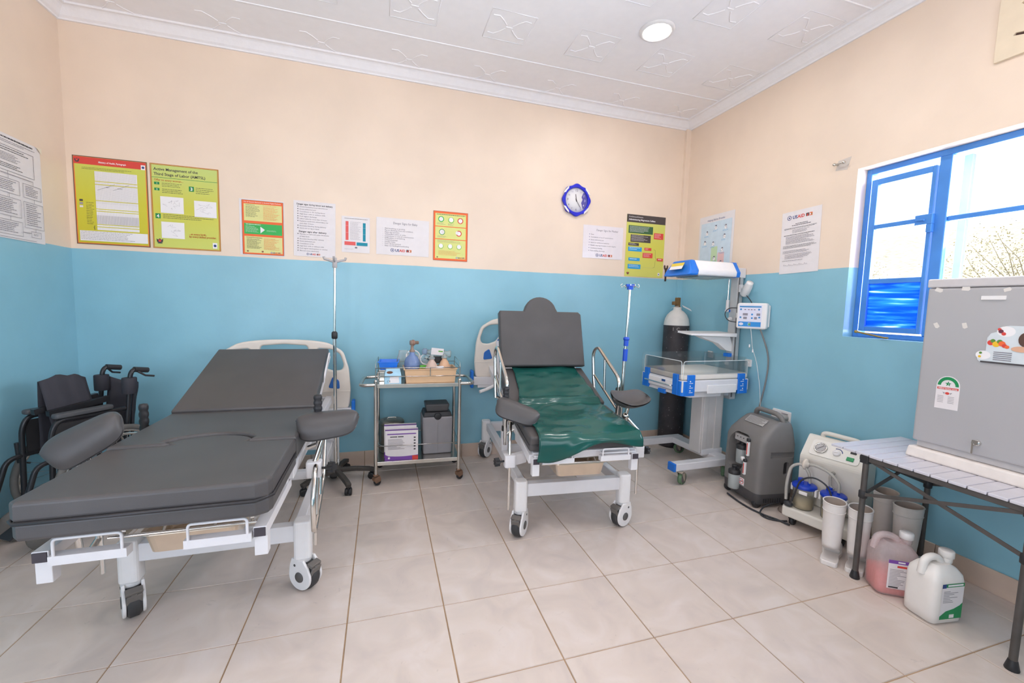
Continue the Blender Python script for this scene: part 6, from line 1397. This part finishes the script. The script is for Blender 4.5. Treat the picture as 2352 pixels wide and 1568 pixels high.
b.mt(1).add([(x, yc + .038, z1 - .064), (x, yc - .038, z1 - .062), (x, yc - .038, z1 - .052), (x, yc + .038, z1 - .054)], [(0, 1, 2, 3)]); b.add([(x, yc + .008 * math.cos(2 * PI * k / 12), z1 - .08 + .006 * math.sin(2 * PI * k / 12)) for k in range(12)], [tuple(range(12))])
b.mt(3)
for s_ in (-1, 1): b.add([(x, yc + s_ * .009, z1 - .077), (x, yc + s_ * .018, z1 - .075), (x, yc + s_ * .011, z1 - .085)], [(0, 1, 2)])
for i in range(5):
    for s_ in (0, 1): b.add([(x, yc + .034 - .038 * s_, z1 - .096 - i * .007), (x, yc + .012 - .038 * s_, z1 - .096 - i * .007), (x, yc + .012 - .038 * s_, z1 - .094 - i * .007), (x, yc + .034 - .038 * s_, z1 - .094 - i * .007)], [(0, 1, 2, 3)])
b.mt(2).mx(Matrix.Translation((x - .0004, yc, z1 - .0615)) @ Matrix.Rotation(R(-90), 4, 'Z')).text('ENERGY RATING GUIDE', 0, 0, .006, .068, 'C', 'xz', 0, .02)
b.mx(Matrix.Translation((x - .0004, yc, z1 - .041)) @ Matrix.Rotation(R(-90), 4, 'Z')).text('1', 0, 0, .008, None, 'C', 'xz', 0)
b.build('label_print', [MATS['label_green'], RED, WINK, LINK], lb)
# magnetic picture card
cz, cy_ = 1.218 - FZ, -2.515 + 2.464
out = [(.10, -.075), (-.12, -.075), (-.12, .085), (.02, .085), (.035, .082), (.05, .06), (.075, .05), (.085, .03), (.085, -.025), (.1, -.03), (.112, -.05), (.108, -.068)]
cd = st('magnet_card', [(cy_ + u, cz + w_) for u, w_ in out], mat('pale_card', 'd3d9dc', .35, var=.04), d=.0016, x=X0 - .001)
b = MB(); x = X0 - .0022
def dis(u, w_, r, m, ry=None):
    global x
    x -= .00006
    b.mt(m).add([(x, cy_ + u + r * math.cos(2 * PI * k / 16), cz + w_ + (ry or r) * math.sin(2 * PI * k / 16)) for k in range(16)], [tuple(range(16))])
dis(.03, .06, .028, 0, .022); dis(.092, -.045, .024, 0, .019); x -= .0002
for (u, w_, r, m) in ((.072, .01, .011, 1), (.066, .018, .008, 2), (.055, .005, .012, 3), (.045, .016, .009, 2), (.038, .008, .011, 4), (.03, .0, .008, 1), (.022, -.004, .007, 4), (.05, .068, .006, 1), (.045, .06, .008, 5), (.036, .05, .007, 1), (.1, -.036, .005, 2), (.102, -.052, .005, 3)): dis(u, w_, r, m)
for i in range(5): b.mt(6).add([(x, cy_ + .06, cz - .03 - i * .008), (x, cy_ + .005, cz - .03 - i * .008), (x, cy_ + .005, cz - .027 - i * .008), (x, cy_ + .06, cz - .027 - i * .008)], [(0, 1, 2, 3)])
dis(-.03, .03, .022, 7, .03); dis(-.02, -.01, .03, 8, .012)
b.mt(9).add([(x, cy_ + .098, cz - .077), (x, cy_ - .12, cz - .077), (x, cy_ - .12, cz - .07), (x, cy_ + .098, cz - .07)], [(0, 1, 2, 3)])
b.build('card_print', [WINK, RED, mat('veg_green', '5e8a3c', .6, var=0), mat('veg_yellow', 'e8b830', .6, var=0), ORANGE, mat('plum', '6a3040', .6, var=0), GI, mat('hair_brown', '5a4238', .6, var=0), mat('skin_tone', 'd9a98c', .6, var=0), INK], cd)
k = MB().lathe([(.0001, -.016), (.012, -.016), (.014, 0)], (X0, -2.438 + 2.464, .788 - FZ), 16, 'x').bb(X0 - .018, X0 - .015, -2.448 + 2.464, -2.428 + 2.464, .78 - FZ, .80 - FZ).bb(X0 - .02, X0 - .018, -2.4355 + 2.464, -2.4295 + 2.464, .74 - FZ, .785 - FZ).build('lock_and_key', CHROME, dr)

# ================================================================== WHEELCHAIR
WC = thing('wheelchair', 'folded black wheelchair parked in the left corner behind the bed', 'wheelchair', (-4.52, -.63, 0), -33)
BT_ = mat('black_gloss_tube', '2a2a2d', .3, .2, var=.05); FAB = mat('black_nylon', '34333a', .75, var=.12, scale=8, bump=.3, bscale=700); PAD = mat('grey_black_pad', '4c4d50', .6)
RUB = mat('grey_rubber', '6d6a66', .7, var=.1)
for s_ in (-1, 1):
    x = s_ * .12
    f = MB().tube(fil([(x, .20, .66), (x, -.11, .665), (x, -.135, .60), (x, -.145, .13)], .06, 5), .0125, 10).tube(fil([(x, .20, .46), (x, -.12, .46), (x, -.20, .45), (x, -.27, .20), (x, -.27, .16)], .06, 5), .0125, 10).tube(fil([(x, .19, .15), (x, .20, .5), (x, .235, .86), (x, .25, .885), (x, .32, .875)], .03, 4), .0125, 10).tube([(x, .2, .2), (x, -.145, .2)], .0125, 10)
    f.build('side_frame', BT_, WC)
    MB().tube([(x, .255, .886), (x, .33, .872)], .0165, 10).build('push_grip', BLACKP, WC)
    MB().tube([(x + s_ * .01, .27, .872), (x + s_ * .025, .30, .845), (x + s_ * .03, .345, .835)], .006, 8).build('hand_brake', BLACKP, WC)
    MB().cpoly([rrect(x - .026, x + .026, -.125, .135, .02)], .026, .009, 'xy', .688).build('armrest_pad', PAD, WC)
    MB().bb(x - .003, x + .003, -.12, .17, .47, .645).build('skirt_guard', BLACKP, WC)
    w = MB().tube([(s_ * .175, .12 + .275 * math.cos(2 * PI * k / 40), .292 + .275 * math.sin(2 * PI * k / 40)) for k in range(40)], .0165, 10, True).build('rear_wheel', RUB, WC)
    MB().tube([(s_ * .175, .12 + .257 * math.cos(2 * PI * k / 40), .292 + .257 * math.sin(2 * PI * k / 40)) for k in range(40)], .008, 8, True).build('wheel_rim', CHROME, w)
    MB().tube([(s_ * .205, .12 + .24 * math.cos(2 * PI * k / 40), .292 + .24 * math.sin(2 * PI * k / 40)) for k in range(40)], .008, 8, True).build('push_rim', CHROME, w)
    sp = MB()
    for k in range(28): a = 2 * PI * k / 28; a2 = a + (.5 if k % 2 else -.5); sp.cyl((s_ * (.165 if k % 2 else .185), .12 + .02 * math.cos(a2), .292 + .02 * math.sin(a2)), (s_ * .175, .12 + .255 * math.cos(a), .292 + .255 * math.sin(a)), .0013, n=4)
    sp = sp.build('spokes', CHROME, w); sp['kind'] = 'stuff'
    MB().cyl((s_ * .12, .12, .292), (s_ * .20, .12, .292), .022, n=16).build('hub', STEEL, w)
    c = MB().lathe([(.012, -.013), (.085, -.013), (.09, 0), (.085, .013), (.012, .013)], (x, -.17, .09), 26, 'x').build('front_castor', RUB, WC)
    MB().bar((x - .02, -.17, .085), (x - .02, -.15, .2), .006, .03).bar((x + .02, -.17, .085), (x + .02, -.15, .2), .006, .03).build('fork', BT_, c)
    MB().bar((x - s_ * .01, -.27, .165), (x - s_ * .01, -.33, .13), .09, .008).build('footplate', BLACKP, WC)
    MB().tube([(x + s_ * .02, -.10, .40), (x + s_ * .045, -.13, .41)], .005, 8).tube([(x + s_ * .045, -.13, .41), (x + s_ * .048, -.135, .52)], .012, 10).build('brake_lever', BLACKP, WC)
MB().bar((-.12, .02, .2), (.12, .02, .46), .02, .025).bar((.12, -.01, .2), (-.12, -.01, .46), .02, .025).build('cross_brace', BT_, WC)
MB().bar((-.03, -.13, .70), (-.03, .15, .735), .03, .03).bar((.03, -.1, .69), (.03, .17, .72), .03, .03).build('seat_rail', BT_, WC)
def seatf(u, v):
    y_ = -.07 + .20 * v; a = 2 * u - 1
    z = .865 - .42 * abs(a) ** 1.1 + .03 * math.sin(2.6 * v + .3) * (1 - abs(a)) + .015 * noise.noise((u * 5, v * 4, 1)); return (-.035 + .085 * a + .012 * noise.noise((u * 4, v * 6, 3)), y_ - .03 * (1 - abs(a)), z)
MB().grid(seatf, 22, 14).build('seat_sling', FAB, WC, solid=.004)
def backf(u, v): return (-.115 + .23 * u, .225 + .035 * v + .07 * math.sin(PI * u) + .008 * noise.noise((u * 5, v * 5, 7)), .48 + .35 * v - .05 * math.sin(PI * u) * v)
MB().grid(backf, 16, 12).build('back_sling', FAB, WC, solid=.004)
for s_ in (-1, 1): MB().lathe([(.034, .745), (.036, .75), (.036, .835), (.034, .84)], (s_ * .12, .228, 0), 16).build('sling_sleeve', FAB, WC)
